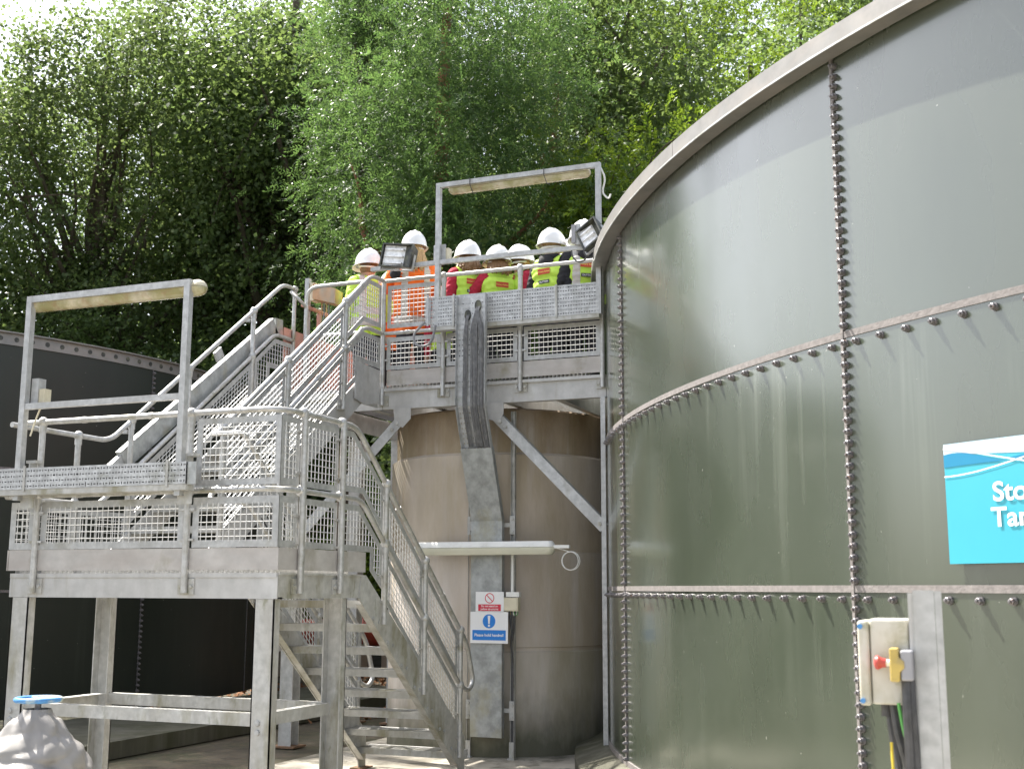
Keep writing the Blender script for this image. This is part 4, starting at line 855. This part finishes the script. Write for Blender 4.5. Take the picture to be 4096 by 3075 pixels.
for i in range(len(prof)-1):
    for j in range(n): fs.append((i*n+j, (i+1)*n+j, (i+1)*n+(j+1) % n, i*n+(j+1) % n))
b.add(vs, fs); o = b.build('jacket', MT['jacket'], vl, True); ss = o.modifiers.new('s', 'SUBSURF'); ss.levels = ss.render_levels = 1
b = MB(); b.tube([(-4.66+.05*math.cos(a), 4.74+.03*math.sin(a), .8+.045*math.sin(a)) for a in np.linspace(0, 2*PI, 14)[:-1]], .012, 6, closed=True); b.build('strap_buckle', MT['galv'], vl, True)
b = MB(); b.tube([(-4.5, 4.87, .97), (-4.5, 4.87, 1.045)], .016, 10); b.build('stem', MT['dark_bolt'], vl, True)
b = MB(); b.tube([(-4.5+.104*math.cos(a), 4.87+.104*math.sin(a), 1.05) for a in np.linspace(0, 2*PI, 33)[:-1]], .0135, 10, closed=True)
for k in range(3): a = k*2*PI/3+.5; b.tube([(-4.5, 4.87, 1.045), (-4.5+.1*math.cos(a), 4.87+.1*math.sin(a), 1.05)], [.017, .012], 8)
b.ball((-4.5, 4.87, 1.046), (.026, .026, .014), 12, 6); b.build('hand_wheel', MT['wheel_blue'], vl, True)

# red pipe on saddles behind the stairs, seen through the treads
rp = thing('red_pipe', (-11.2, 20.4, 0), 'thick red pipe on concrete saddles seen through the lower treads', 'pipe')
d = Vector((.93, .37, 0)); p0 = Vector((-11.15, 20.4, .787))
b = MB(); b.tube([p0-d*2.4, p0+d*.75], .245, 24); b.tube([p0-d*.1, p0-d*.02], .3, 24); b.build('pipe', MT['red_paint'], rp, True)
for t in (-1.6, -.05, .45):
    c = p0+d*t; b = MB(); b.obox((c.x, c.y, .33), d*.12, Vector((-.37, .93, 0))*.22, (0, 0, .33)); b.build('saddle', MT['drum_concrete'], rp)

# ================================================================== PEOPLE
def seg_d(P, p, q, r0, r1):
    p = np.array(p); q = np.array(q); d = q-p; L = d@d; t = np.clip(((P-p)@d)/max(L, 1e-9), 0, 1)
    return np.linalg.norm(P-(p+t[:, None]*d), axis=1)-(r0+(r1-r0)*t)
def capsule(b, p, q, r0, r1, n=12):
    p, q = Vector(p), Vector(q); d = (q-p); L = d.length; d = d/L if L > 1e-6 else Vector((0, 0, 1)); pts = []; rs = []
    for k in range(5): a = PI/2*(1-k/4); pts.append(p-d*math.sin(a)*r0); rs.append(max(.0008, math.cos(a)*r0))
    for k in range(5): a = PI/2*k/4; pts.append(q+d*math.sin(a)*r1); rs.append(max(.0008, math.cos(a)*r1))
    b.tube(pts, rs, n)
MATS = ['skin', 'top', 'trousers', 'shoe', 'hair']
def person(label, x, y, H, face, top, vest, arms=None, hair='hair_brown', long_hair=0, child=True, bands='h', lean=0, head_turn=0, glasses=False, patch=True, z0=ZU, kneel=False, hem=.5):
    t = thing('person', (x, y, z0), label, 'person', 'visitors on the upper platform'); yaw = math.atan2(-face[0], face[1]); t.rotation_euler = (0, 0, yaw)
    k = 1.12 if child else 1.0
    hw, hd, hh = .054*H*k, .066*H*k, .077*H*k; hz = H-hh*.98; hc = Vector((0, .012*H+lean*.3, hz))
    S_ = []  # label, p, q, r0, r1
    def s_(l, p, q, r0, r1=None): S_.append((l, [a*H for a in p], [a*H for a in q], r0*H, (r1 if r1 is not None else r0)*H))
    ln = lean/H
    for sx in (-1, 1):
        if kneel:
            s_(2, (sx*.055, 0, .30), (sx*.07, .2, .26), .062, .05); s_(2, (sx*.07, .2, .26), (sx*.07, .05, .06), .045, .035); s_(3, (sx*.07, .02, .03), (sx*.07, .14, .025), .03, .025)
        else:
            s_(2, (sx*.052, 0, .50), (sx*.055, .01, .28), .064, .048); s_(2, (sx*.055, .01, .28), (sx*.058, -.012, .07), .046, .036)
            s_(3, (sx*.058, -.02, .028), (sx*.066, .085, .022), .03, .024)
    dz = -.2 if kneel else 0
    s_(2, (-.045, -.005, .51+dz), (.045, -.005, .51+dz), .075)
    s_(1, (-.045, 0, .57+dz), (.045, 0, .57+dz), .075); s_(1, (-.05, ln*.3, .65+dz), (.05, ln*.3, .65+dz), .07); s_(1, (-.06, ln*.6, .73+dz), (.06, ln*.6, .73+dz), .073); s_(1, (-.085, ln, .79+dz), (.085, ln, .79+dz), .045)
    if kneel: hz -= .2*H; hc.z = hz
    s_(0, (0, ln, .81+dz), (0, hc.y/H, hz/H-.03), .034, .032)
    A = arms or {}
    for sx, nm in ((-1, 'L'), (1, 'R')):
        el, wr = A.get(nm, ((sx*.15, -.02, .625+dz), (sx*.145, .06, .49+dz)))
        s_(5, (sx*.108, ln, .785+dz), el, .046, .037); s_(5, el, wr, .037, .028)
        e, w_ = Vector(el), Vector(wr); dv = (w_-e).normalized(); sd = dv.cross(Vector((0, 1, .3))).normalized(); pc = w_+dv*.035
        s_(6, w_, pc, .019, .022)
        for f in range(4): o_ = pc+sd*(f-1.5)*.0115; L = (.036, .043, .041, .032)[f]; m_ = o_+dv*L*.55; s_(6, o_, m_, .0072); s_(6, m_, m_+dv*L*.4+Vector((0, .012, -.008)), .0066)
        s_(6, w_+dv*.012+sd*.02, w_+dv*.035+sd*.042, .008); s_(6, w_+dv*.035+sd*.042, w_+dv*.058+sd*.044, .007)
    b = MB()
    for l, p, q, r0, r1 in S_: capsule(b, p, q, r0, r1)
    b.ball(hc, (hw, hd, hh), 20, 12); b.ball(hc+Vector((0, .012*H, -.042*H)), (hw*.74, hd*.7, hh*.5), 14, 8)
    b.ball(hc+Vector((0, hd*1.02, -.012*H)), (.009*H, .012*H, .015*H), 8, 6)
    for sx in (-1, 1): b.ball(hc+Vector((sx*hw*1.0, -.002*H, -.008*H)), (.008*H, .016*H, .022*H), 8, 6)
    me = b.mesh(MT['skin'], False, (0, 0, 0), 'body'); tmp = bpy.data.objects.new('tmp', me); C.objects.link(tmp)
    r = tmp.modifiers.new('r', 'REMESH'); r.mode = 'VOXEL'; r.voxel_size = .0115; sm_ = tmp.modifiers.new('s', 'SMOOTH'); sm_.factor = .5; sm_.iterations = 4
    dg = bpy.context.evaluated_depsgraph_get(); bm_ = bpy.data.meshes.new_from_object(tmp.evaluated_get(dg)); bpy.data.objects.remove(tmp)
    nv = len(bm_.vertices); co = np.empty(nv*3); bm_.vertices.foreach_get('co', co); co = co.reshape(-1, 3)
    nf = len(bm_.polygons); ce = np.empty(nf*3); bm_.polygons.foreach_get('center', ce); ce = ce.reshape(-1, 3)
    best = np.full(nf, 9.); lab = np.zeros(nf, int)
    for l, p, q, r0, r1 in S_:
        d = seg_d(ce, p, q, r0, r1); w_ = d < best; best[w_] = d[w_]; lab[w_] = l
    dh = (np.linalg.norm((ce-np.array(hc))/np.array((hw, hd, hh)), axis=1)-1)*hw; w_ = (dh < best+.004); lab[w_] = 0
    hairm = (ce[:, 2] > hc.z-.055*H) & ((ce[:, 1]-hc.y) < (.012*H)) & (ce[:, 2] > hc.z-.8*hh) & (lab == 0) & (dh < .02) & (np.abs(ce[:, 0]) < hw*1.02)
    mi = lab.copy(); mi[lab == 5] = 1; mi[lab == 6] = 0; mi[hairm] = 4
    bm_.materials.clear()
    for a in ('skin', top, 'trousers', 'shoe', hair): bm_.materials.append(MT[a])
    bm_.polygons.foreach_set('material_index', mi); bm_.polygons.foreach_set('use_smooth', [True]*nf)
    # folds in the cloth
    nr = np.empty(nv*3); bm_.vertices.foreach_get('normal', nr); nr = nr.reshape(-1, 3); sd_ = random.random()*9
    fold = .0045*np.sin(co[:, 2]*62+co[:, 0]*31+sd_)*np.sin(co[:, 0]*38-co[:, 1]*22+sd_*2)+.003*np.sin(co[:, 2]*110+co[:, 1]*80+sd_)
    fold[co[:, 2] > hc.z-1.35*hh] = 0; fv = np.zeros(nv, bool)
    bm_.vertices.foreach_set('co', (co+nr*fold[:, None]).ravel()); bm_.name = 'body'
    body = link('body', bm_, t)
    def shell(name, faces, off, mat):
        idx = np.nonzero(faces)[0]; vm = {}; vs = []; fs = []
        for i in idx:
            f = []
            for v in bm_.polygons[i].vertices:
                if v not in vm: vm[v] = len(vs); vs.append(tuple(co[v]+nr[v]*(off+fold[v]*1.4)))
                f.append(vm[v])
            fs.append(tuple(f))
        me = bpy.data.meshes.new(name); me.from_pydata(vs, [], fs); me.materials.append(MT[mat]); me.polygons.foreach_set('use_smooth', [True]*len(fs)); return link(name, me, t), vs
    zc = ce[:, 2]/H-dz; tors = ((lab == 1) | ((lab == 2) & (zc > hem))) & (zc > hem) & (zc < .845)
    vo, vvs = shell('vest', tors, .013, vest); va = np.array(vvs)
    hb = tors & (zc > hem+.055) & (zc < hem+.105)
    if 'h' in bands: shell('reflective_band', hb, .0155, 'reflective')
    if 'v' in bands: shell('reflective_strap', tors & (np.abs(np.abs(ce[:, 0])-.068*H) < .02*H) & (zc > hem+.1), .016, 'reflective')
    if 'b' in bands: shell('reflective_band', tors & (zc > hem+.14) & (zc < hem+.185), .0155, 'reflective')
    if patch:
        for zz, hw2, hh2, mat, txt in ((.725+dz, .048, .019, 'patch_red', 'Primary School'), (.655+dz, .043, .0115, 'patch_black', 'DUTTON')):
            sel = va[(np.abs(va[:, 2]-zz*H) < .02*H) & (np.abs(va[:, 0]) < .05*H)]; yy = sel[:, 1].min()-.004
            bb = MB(); bb.box(-hw2*H, hw2*H, yy, yy+.004, (zz-hh2)*H, (zz+hh2)*H); pp = link('print_patch', bb.mesh(MT[mat], False, (0, 0, 0), 'print_patch'), t)
            vs, fs = text_verts(txt, .017*H if 'P' == txt[0] else .0165*H, 'CENTER'); bb = MB(); bb.add([(v[0], yy-.001, zz*H-.006*H+v[1]) for v in vs], fs); link('lettering', bb.mesh(MT['patch_gold' if 'P' == txt[0] else 'sign_white'], False, (0, 0, 0), 'lettering'), pp)
    if top == 'black_jumper':
        bb = MB(); bb.tube([(.062*H*math.cos(a), ln*H+.055*H*math.sin(a)-.01, .835*H+.012*math.sin(a)) for a in np.linspace(PI*.95, PI*2.05, 14)], [.018]+[.03]*12+[.018], 10); bb.ball((0, -.06*H, .80*H), (.06*H, .032*H, .045*H), 14, 8); link('hood', bb.mesh(MT['black_jumper'], True, (0, 0, 0), 'hood'), t)
    # helmet
    hm = bpy.data.objects.new('helmet', None)
    bb = MB(); vs = []; fs = []; n = 36; rx, ry, h = hw*1.52, hd*1.5, hh*1.42; rows = 10; zb = hc.z+.006
    for i in range(rows+1):
        ph = PI/2*i/rows*.99+.01
        for j in range(n):
            a = 2*PI*j/n; px = rx*math.sin(ph)*math.cos(a); rid = .007*math.exp(-(px/.014)**2)+.004*math.exp(-((abs(px)-.05)/.01)**2)
            vs.append((px, hc.y+ry*math.sin(ph)*math.sin(a), zb+(h+rid*1.6)*math.cos(ph)**.92 if math.cos(ph) > 0 else zb))
    for dr, dzz, dy in ((.016, -.004, .045), (.016, -.009, .045), (-.006, -.004, 0)):
        for j in range(n):
            a = 2*PI*j/n; e = dr+(dy*max(0, math.sin(a))**2.2); vs.append(((rx+e)*math.cos(a), hc.y+(ry+e)*math.sin(a), zb+dzz-(.012*max(0, math.sin(a)) if dy else 0)))
    for i in range(rows+3):
        for j in range(n): fs.append((i*n+j, (i+1)*n+j, (i+1)*n+(j+1) % n, i*n+(j+1) % n))
    fs.append(tuple(range(n-1, -1, -1))); bb.add(vs, fs)
    if head_turn: bb.v = [tuple(Matrix.Rotation(head_turn, 3, 'Z')@(Vector(v)-hc)+hc) for v in bb.v]
    he = link('helmet', bb.mesh(MT['helmet_white'], True, (0, 0, 0), 'helmet'), t)
    bb = MB(); bb.tube([(hw*1.1*math.cos(a), hc.y+hd*1.08*math.sin(a), hc.z-.012-.02*math.sin(-a)) for a in np.linspace(PI*.98, 2.02*PI, 14)], .011, 8); link('head_band', bb.mesh(MT['white_plastic'], True, (0, 0, 0), 'head_band'), he)
    for sx in (-1, 1): bb = MB(); bb.ball(hc+Vector((sx*.02*H, hd*.9, .004*H)), .0075*H, 8, 6); link('eye', bb.mesh(MT['glasses'], True, (0, 0, 0), 'eye'), body)
    bb = MB(); bb.ball(hc+Vector((0, hd*.93, -.04*H)), (.015*H, .008*H, .004*H), 8, 6); link('mouth', bb.mesh(MT['patch_red'], True, (0, 0, 0), 'mouth'), body)
    if glasses:
        bb = MB(); bb.tube([(hw*1.05*math.cos(a), hc.y+hd*1.03*math.sin(a), hc.z+.004*H) for a in np.linspace(-.2, PI+.2, 18)], [.007]*4+[.013]*10+[.007]*4, 8); link('sunglasses', bb.mesh(MT['glasses'], True, (0, 0, 0), 'sunglasses'), t)
    if long_hair:
        bb = MB()
        for i in range(26):
            a = PI+PI*(i+.5)/26; p0 = Vector((hw*.98*math.cos(a), hc.y+hd*.98*math.sin(a), hc.z-.01)); d = Vector((math.cos(a)*.03, math.sin(a)*.03-.01, 0)); L = long_hair*random.uniform(.75, 1.05)
            bb.tube([p0, p0+d*.6+Vector((0, 0, -L*.35)), p0+d*1.3+Vector((random.uniform(-.02, .02), -.01, -L*.7)), p0+d*1.2+Vector((random.uniform(-.03, .03), -.0, -L))], [.016, .02, .017, .004], 6)
        link('hair', bb.mesh(MT[hair], True, (0, 0, 0), 'hair'), t)
    return t
def px_at(xd, Y): d = ray(xd*1.8517, 1000); return d.x/d.y*Y
person('pupil in yellow vest with grey straps, leftmost, head turned left', px_at(798, 11.45), 11.45, 1.585, (-.8, .6), 'vest_yellow', 'vest_yellow', bands='hvb', hem=.42, patch=False)
person('adult with long blond hair in orange jacket, leaning on the rail', px_at(895, 11.32), 11.32, 1.69, (-.62, .78), 'vest_orange', 'vest_orange', arms={'L': ((-.17, .09, .66), (-.12, .22, .70)), 'R': ((.16, .02, .63), (.12, .12, .55))}, hair='hair_blond', long_hair=.3, child=False, bands='hv', hem=.36, patch=False)
person('child in red jumper and orange vest, half hidden between the leftmost pupil and the adult', px_at(846, 11.75), 11.75, 1.40, (-.5, .85), 'red_jumper', 'vest_orange', bands='h', hem=.38, patch=False)
person('pupil in red jumper and yellow vest, directly right of the upper frame post', px_at(1012, 11.28), 11.28, 1.50, (-.75, .66), 'red_jumper', 'vest_yellow', long_hair=.2, bands='h')
person('pupil in red jumper with both arms folded up to the chin', px_at(1076, 11.36), 11.36, 1.44, (-.7, .7), 'red_jumper', 'vest_yellow', arms={'L': ((-.19, .05, .66), (-.06, .17, .76)), 'R': ((.18, .06, .66), (.05, .18, .76))}, long_hair=.16)
person('pupil looking away to the right, just behind the one with folded arms', px_at(1121, 11.55), 11.55, 1.475, (.55, .83), 'red_jumper', 'vest_yellow')
person('pupil in black hoodie and yellow vest printed Primary School', px_at(1190, 11.3), 11.3, 1.535, (.25, .97), 'black_jumper', 'vest_yellow', hair='hair_blond')
person('tall pupil in black sleeves and yellow vest behind the tilted floodlight', px_at(1262, 11.35), 11.35, 1.60, (-.55, .83), 'black_jumper', 'vest_yellow', bands='hv', hem=.48)
person('pupil in dark sunglasses facing left, beside the tilted floodlight', px_at(1232, 11.75), 11.75, 1.53, (-.97, -.1), 'red_jumper', 'vest_yellow', glasses=True)
person('small child crouching low, only the helmet showing above the tray', px_at(968, 11.35), 11.35, 1.34, (-.6, .8), 'red_jumper', 'vest_yellow', kneel=True, patch=False)
mc = thing('microphone', (px_at(855, 11.05), 11.05, 4.86), 'furry black microphone held over the rail by the adult', 'microphone')
mc.location.z += 0; c = Vector(mc.location); b = MB(); b.ball(c+Vector((0, 0, .03)), (.062, .05, .068), 16, 10); b.build('windshield', MT['black_jumper'], mc, True)
b = MB(); b.tube([c+Vector((.03, .01, .05)), c+Vector((.13, .12, .09))], .013, 8); b.build('handle', MT['white_plastic'], mc, True)

# ================================================================== TREES
def leaf_obj(name, parent, mats, cen, nrm, axis, L, W, mat):
    n = len(cen); nrm = nrm/np.linalg.norm(nrm, axis=1, keepdims=True)
    t = axis-nrm*(axis*nrm).sum(1, keepdims=True); t /= np.maximum(1e-6, np.linalg.norm(t, axis=1, keepdims=True)); s = np.cross(nrm, t)
    v = np.empty((n, 4, 3)); L = L[:, None]; W = W[:, None]
    v[:, 0] = cen-t*L*.5; v[:, 1] = cen+s*W*.5+nrm*W*.12-t*L*.06; v[:, 2] = cen+t*L*.5; v[:, 3] = cen-s*W*.5+nrm*W*.12-t*L*.06
    v -= np.array(WL[parent])
    me = bpy.data.meshes.new(name); me.vertices.add(n*4); me.vertices.foreach_set('co', v.ravel()); me.loops.add(n*4); me.loops.foreach_set('vertex_index', np.arange(n*4))
    me.polygons.add(n); me.polygons.foreach_set('loop_start', np.arange(n)*4); me.polygons.foreach_set('loop_total', np.full(n, 4)); me.materials.append(MT[mat]); me.update(calc_edges=True); return link(name, me, parent)
def clusters(c, rad, n, rng, shell=.5, lobes=None):      # crown as a heap of rounded lobes with gaps between them
    K = lobes or max(9, n//20); rad = np.array(rad); d = rng.normal(size=(K, 3)); d /= np.linalg.norm(d, axis=1, keepdims=True)
    lc = d*(.3+.48*rng.random(K)**.6)[:, None]; lr = .26+.2*rng.random(K)
    k = rng.integers(0, K, n); e = rng.normal(size=(n, 3)); e[:, 2] += .35; e /= np.linalg.norm(e, axis=1, keepdims=True)
    p = lc[k]+e*(lr[k]*(shell+(1-shell)*rng.random(n)))[:, None]
    m = rng.random(n) < .16; q = rng.normal(size=(n, 3)); q /= np.linalg.norm(q, axis=1, keepdims=True); p[m] = (q*(rng.random(n)**.5*.8)[:, None])[m]
    dd = e*.7+p*.6; dd /= np.linalg.norm(dd, axis=1, keepdims=True); return np.array(c)+p*rad, dd
def foliage(kind, cl, dirs, per, crad, size, rng):
    n = len(cl)*per; i = np.repeat(np.arange(len(cl)), per); R_ = crad*(.6+.8*rng.random(len(cl)))[i]
    if kind == 'broad':
        o = rng.normal(size=(n, 3))*np.array((.55, .55, .36)); cen = cl[i]+o*R_[:, None]; nrm = rng.normal(size=(n, 3))*.75+np.array((0, 0, .7))+dirs[i]*.35; ax = rng.normal(size=(n, 3)); L = size*(.65+.7*rng.random(n)); return cen, nrm, ax, L, L*.72
    m = 11; ns = n//m; i = rng.integers(0, len(cl), ns); R_ = crad*(.6+.8*rng.random(ns)); o = rng.normal(size=(ns, 3))*np.array((.55, .55, .42)); org = cl[i]+o*R_[:, None]
    ax = dirs[i]*.8+rng.normal(size=(ns, 3))*.75+np.array((0, 0, -.45 if kind == 'feather' else -.05)); ax /= np.linalg.norm(ax, axis=1, keepdims=True)
    nr = np.cross(ax, rng.normal(size=(ns, 3))); nr[:, 2] = np.abs(nr[:, 2])+.25; nr /= np.linalg.norm(nr, axis=1, keepdims=True); sd = np.cross(ax, nr)
    ln = (size*3.6)*(.7+.6*rng.random(ns)); k = np.arange(m); s = (k//2+.6)/(m/2); sg = np.where(k % 2, 1., -1.); sg[-1] = 0
    lf = ax[:, None, :]*.75+sd[:, None, :]*sg[None, :, None]*(1.0 if kind == 'pinnate' else .8)+np.array((0, 0, -.15))
    cen = org[:, None, :]+ax[:, None, :]*(ln[:, None]*s[None, :])[..., None]+lf*size*.5+np.array((0, 0, -1))*(s**2)[None, :, None]*ln[:, None, None]*.25
    N = ns*m; L = np.full(N, size)*(.75+.5*rng.random(N)); return cen.reshape(N, 3), np.repeat(nr, m, 0)+rng.normal(size=(N, 3))*.4, lf.reshape(N, 3), L, L*(.42 if kind == 'pinnate' else .3)
def tree(name, label, base, H, crown_c, rad, ncl, per, crad, size, kind, lmat, bark='bark', tr=.28, lean=(0, 0), seed=1, shell=.5, limbs=22, group='trees behind the works', ivy=0):
    rng = np.random.default_rng(seed); t = thing(name, tuple(base), label, 'tree' if H > 4 else 'shrub', group); B = Vector(base)
    cc = B+Vector(crown_c); top = B+Vector((lean[0], lean[1], H)); b = MB()
    tp_ = [B+(top-B)*f+Vector((math.sin(f*5+seed)*.25*f, math.cos(f*4+seed)*.2*f, 0)) for f in np.linspace(0, .8, 9)]
    b.tube(tp_, [tr*(1.25-f*1.1) for f in np.linspace(0, .95, 9)], 10)
    cl, di = clusters(cc, rad, ncl, rng, shell)
    for q in range(min(limbs, ncl)):
        e = Vector(cl[q]); f = min(.78, max(.12, ((e.z-B.z)/H)*.72-.04)); i0 = min(7.99, f*8/.8); a = tp_[min(7, int(i0))].lerp(tp_[min(8, int(i0)+1)], i0-int(i0))
        m1 = a.lerp(e, .4)+Vector((rng.normal()*.25, rng.normal()*.25, .25+rng.normal()*.2)); m2 = a.lerp(e, .75)+Vector((rng.normal()*.2, rng.normal()*.2, .2)); r0 = tr*(.4-.22*f)
        b.tube(fillet([a, m1, m2, e], .8, 3), list(np.linspace(r0, .012, len(fillet([a, m1, m2, e], .8, 3)))), 6)
        for _ in range(3):
            e2 = Vector(cl[rng.integers(0, ncl)]);
            if (e2-m2).length < 2.2: b.tube([m2, m2.lerp(e2, .5)+Vector((0, 0, .15)), e2], [r0*.4, r0*.2, .008], 5)
    b.build('trunk', MT[bark], t, True)
    L = foliage(kind, cl, di, per, crad, size, rng); leaf_obj('crown', t, None, *L, lmat)
    if ivy:
        n = ivy; f = rng.random(n)*.75; i0 = f*8/.8; P = np.array([tuple(p) for p in tp_]); ii = np.minimum(7, i0.astype(int)); c = P[ii]+(P[np.minimum(8, ii+1)]-P[ii])*(i0-ii)[:, None]; d = rng.normal(size=(n, 3)); d[:, 2] = 0; d /= np.linalg.norm(d, axis=1, keepdims=True)
        leaf_obj('ivy', t, None, c+d*(tr*1.25*(1.1-f*.6)+rng.random(n)*.22)[:, None], d+rng.normal(size=(n, 3))*.4, rng.normal(size=(n, 3)), np.full(n, .1), np.full(n, .085), 'leaf_ivy')
    return t
T = lambda px, D: at(px, D)
tree('oak_tree', 'spreading oak with forked dark trunk and sky gaps, left of centre', T(430, 34), 21, (.2, 0, 12.8), (6.2, 3.4, 8), 520, 140, .85, .12, 'broad', 'leaf_oak', tr=.36, lean=(-1.2, 0), seed=3, shell=.65, limbs=60)
tree('oak_tree', 'tall oak with straight ivy-clad trunk, right of the forked oak', T(590, 31), 22, (.0, 0, 13), (4.2, 3.4, 7.4), 300, 135, .85, .125, 'broad', 'leaf_oak', tr=.4, shell=.6, limbs=40, seed=5, ivy=9000)
tree('oak_tree', 'thin oak at the top left corner, bright sky showing through its branches', T(170, 31.5), 19, (-.3, 0, 11), (4.8, 4, 7), 290, 130, .8, .12, 'broad', 'leaf_pale', tr=.28, seed=8, shell=.6, limbs=40)
tree('oak_tree', 'tree cut by the left edge of the picture', T(-170, 33), 18, (0, 0, 10), (4, 3.5, 6), 150, 110, .9, .13, 'broad', 'leaf_oak', tr=.26, seed=11)
tree('oak_tree', 'tall oak standing beyond the left edge, shading the ground under the platform', Vector((-27, 20.5, 0)), 24, (6.5, -5, 19), (4.5, 5, 3.6), 140, 130, .9, .14, 'broad', 'leaf_oak', tr=.36, lean=(5, -4), seed=13)
tree('feathery_tree', 'big dense feathery evergreen with reddish trunk, in the centre', T(960, 19.5), 16, (0, 0, 9.0), (2.6, 2.5, 5.4), 520, 285, .6, .078, 'feather', 'leaf_yew', 'bark_red', tr=.26, seed=21, shell=.6, limbs=5)
tree('feathery_tree', 'slim feathery evergreen drooping left of the central one', T(745, 21.5), 17, (0, 0, 10.6), (1.15, 1.2, 5.8), 160, 220, .5, .08, 'feather', 'leaf_yew', 'bark', tr=.2, seed=24, shell=.5, limbs=5)
tree('ash_tree', 'young ash with light green leaflets, right of the upper lamp frame', T(1360, 18.5), 9.5, (.1, 0, 6.6), (2.3, 2.1, 2.9), 150, 240, .6, .09, 'pinnate', 'leaf_ash', tr=.13, seed=31, shell=.45)
tree('dark_tree', 'dark shaded tree behind the ash', T(1300, 25), 17, (0, 0, 10), (4.2, 4, 6), 260, 130, .9, .11, 'broad', 'leaf_dark', tr=.3, seed=33)
tree('ash_tree', 'yellow-green tree at the top, above the big tank rim', T(1640, 27), 17, (0, 0, 12), (4.6, 4, 5.4), 260, 180, .8, .1, 'pinnate', 'leaf_ash', tr=.24, seed=36)
tree('dark_tree', 'dark tree behind the tank rim, at the right', T(1500, 31), 18, (0, 0, 10.5), (5, 4, 7), 260, 120, 1.0, .13, 'broad', 'leaf_dark', tr=.3, seed=39)
tree('dark_tree', 'dark tree filling the gap between the ivy-clad oak and the evergreens', T(690, 30), 20, (0, 0, 11), (4.6, 4, 8.2), 300, 120, 1.0, .13, 'broad', 'leaf_dark', tr=.34, seed=41)
tree('dark_tree', 'dark tree directly behind the central evergreen', T(1090, 29), 20, (0, 0, 11), (5, 4, 8.2), 300, 120, 1.0, .13, 'broad', 'leaf_dark', tr=.34, seed=43)
tree('dark_tree', 'shaded tree behind the forked oak', T(330, 36), 16, (0, 0, 8), (5.5, 4, 5.5), 230, 110, 1.1, .14, 'broad', 'leaf_oak', tr=.34, seed=45)
tree('feathery_tree', 'feathery evergreen right of centre, behind the upper lamp frame', T(1190, 22.5), 15, (0, 0, 8.5), (1.7, 2.0, 5.5), 230, 220, .6, .082, 'feather', 'leaf_dark', 'bark_red', tr=.2, seed=47, shell=.5, limbs=5)
tree('dark_tree', 'tree over the tank roof, cut by the top right edge', T(1900, 33), 17, (0, 0, 11), (5.5, 4, 6), 260, 130, 1.0, .14, 'broad', 'leaf_oak', tr=.3, seed=49)
for px, D, h, lb, sd in ((650, 42, 26, 'far tree behind the ivy-clad oak', 72), (900, 38, 24, 'far tree behind the central evergreen crown', 73), (1380, 38, 24, 'far tree behind the ash', 74), (1760, 40, 25, 'far tree above the middle of the tank rim', 75), (1900, 46, 30, 'far tree behind the tank roof', 78), (2080, 40, 25, 'far tree at the top right corner', 76)):
    tree('far_tree', lb, T(px, D), h, (0, 0, h*.58), (6.4, 4, h*.42), 240, 95, 1.3, .21, 'broad', 'leaf_dark' if sd % 2 else 'leaf_oak', tr=.34, seed=sd, shell=.3, limbs=10)
# understorey, each bush its own thing
for i, (px, D, h, rx, lm, nm, lb) in enumerate(((60, 32, 10.2, 3.8, 'leaf_pale', 'hazel_bush', 'bright hazel bush at the left edge above the dark tank'), (290, 30, 8, 3.4, 'leaf_oak', 'hazel_bush', 'bush behind the lower lamp frame'),
        (500, 32, 7.5, 2.8, 'leaf_dark', 'hazel_bush', 'dark bush behind the sloping cable duct'), (690, 28, 8.6, 2.8, 'leaf_dark', 'holly_bush', 'dark bush behind the head of the upper stairs'), (850, 28, 9, 2.8, 'leaf_dark', 'holly_bush', 'dark bush behind the orange jacket'),
        (1040, 17.2, 6.2, 1.9, 'leaf_dark', 'holly_bush', 'dark bush behind the middle pupils'), (1200, 17, 6.4, 1.8, 'leaf_oak', 'hazel_bush', 'bush behind the pupil in black hoodie'), (1380, 18, 5.6, 1.8, 'leaf_dark', 'holly_bush', 'dark bush at the edge of the big tank'),
        (-150, 33.5, 9, 3.5, 'leaf_oak', 'hazel_bush', 'bush beyond the left edge of the picture'), (800, 25, 2.6, 1.8, 'leaf_ash', 'bramble_bush', 'low bright bramble beyond the red pipe'))):
    tree(nm, lb, T(px, D), h, (0, 0, h*.55), (rx, rx*.9, h*.5), int(95*(rx/1.9)**1.5), 140, .6+.06*(rx-1.9), .1 if D < 24 else .115, 'broad', lm, tr=.07, seed=60+i, shell=.3, limbs=14, group='bushes behind the works')
# leaf litter
n = 5200; px = RNG.uniform(-11.5, -5.2, n); py = RNG.uniform(12.6, 22, n); k = (px < -8) | (py > 13.6) | (RNG.random(n) < .12); px, py = px[k], py[k]
ll = thing('leaf_litter', (-8, 15, 0), 'fallen brown leaves on the ground behind the stairs', 'leaves')
n = len(px); lo = leaf_obj('litter', ll, None, np.c_[px, py, RNG.uniform(.005, .03, n)], RNG.normal(size=(n, 3))*.35+np.array((0, 0, 1)), RNG.normal(size=(n, 3)), np.full(n, .09), np.full(n, .055), 'litter')
C.objects.unlink(ll); bpy.data.objects.remove(ll); lo.parent = None; lo.location = (-8, 15, 0); tag(lo, 'fallen brown leaves on the ground behind the stairs', 'leaves', None, 'stuff'); lo.name = 'leaf_litter'
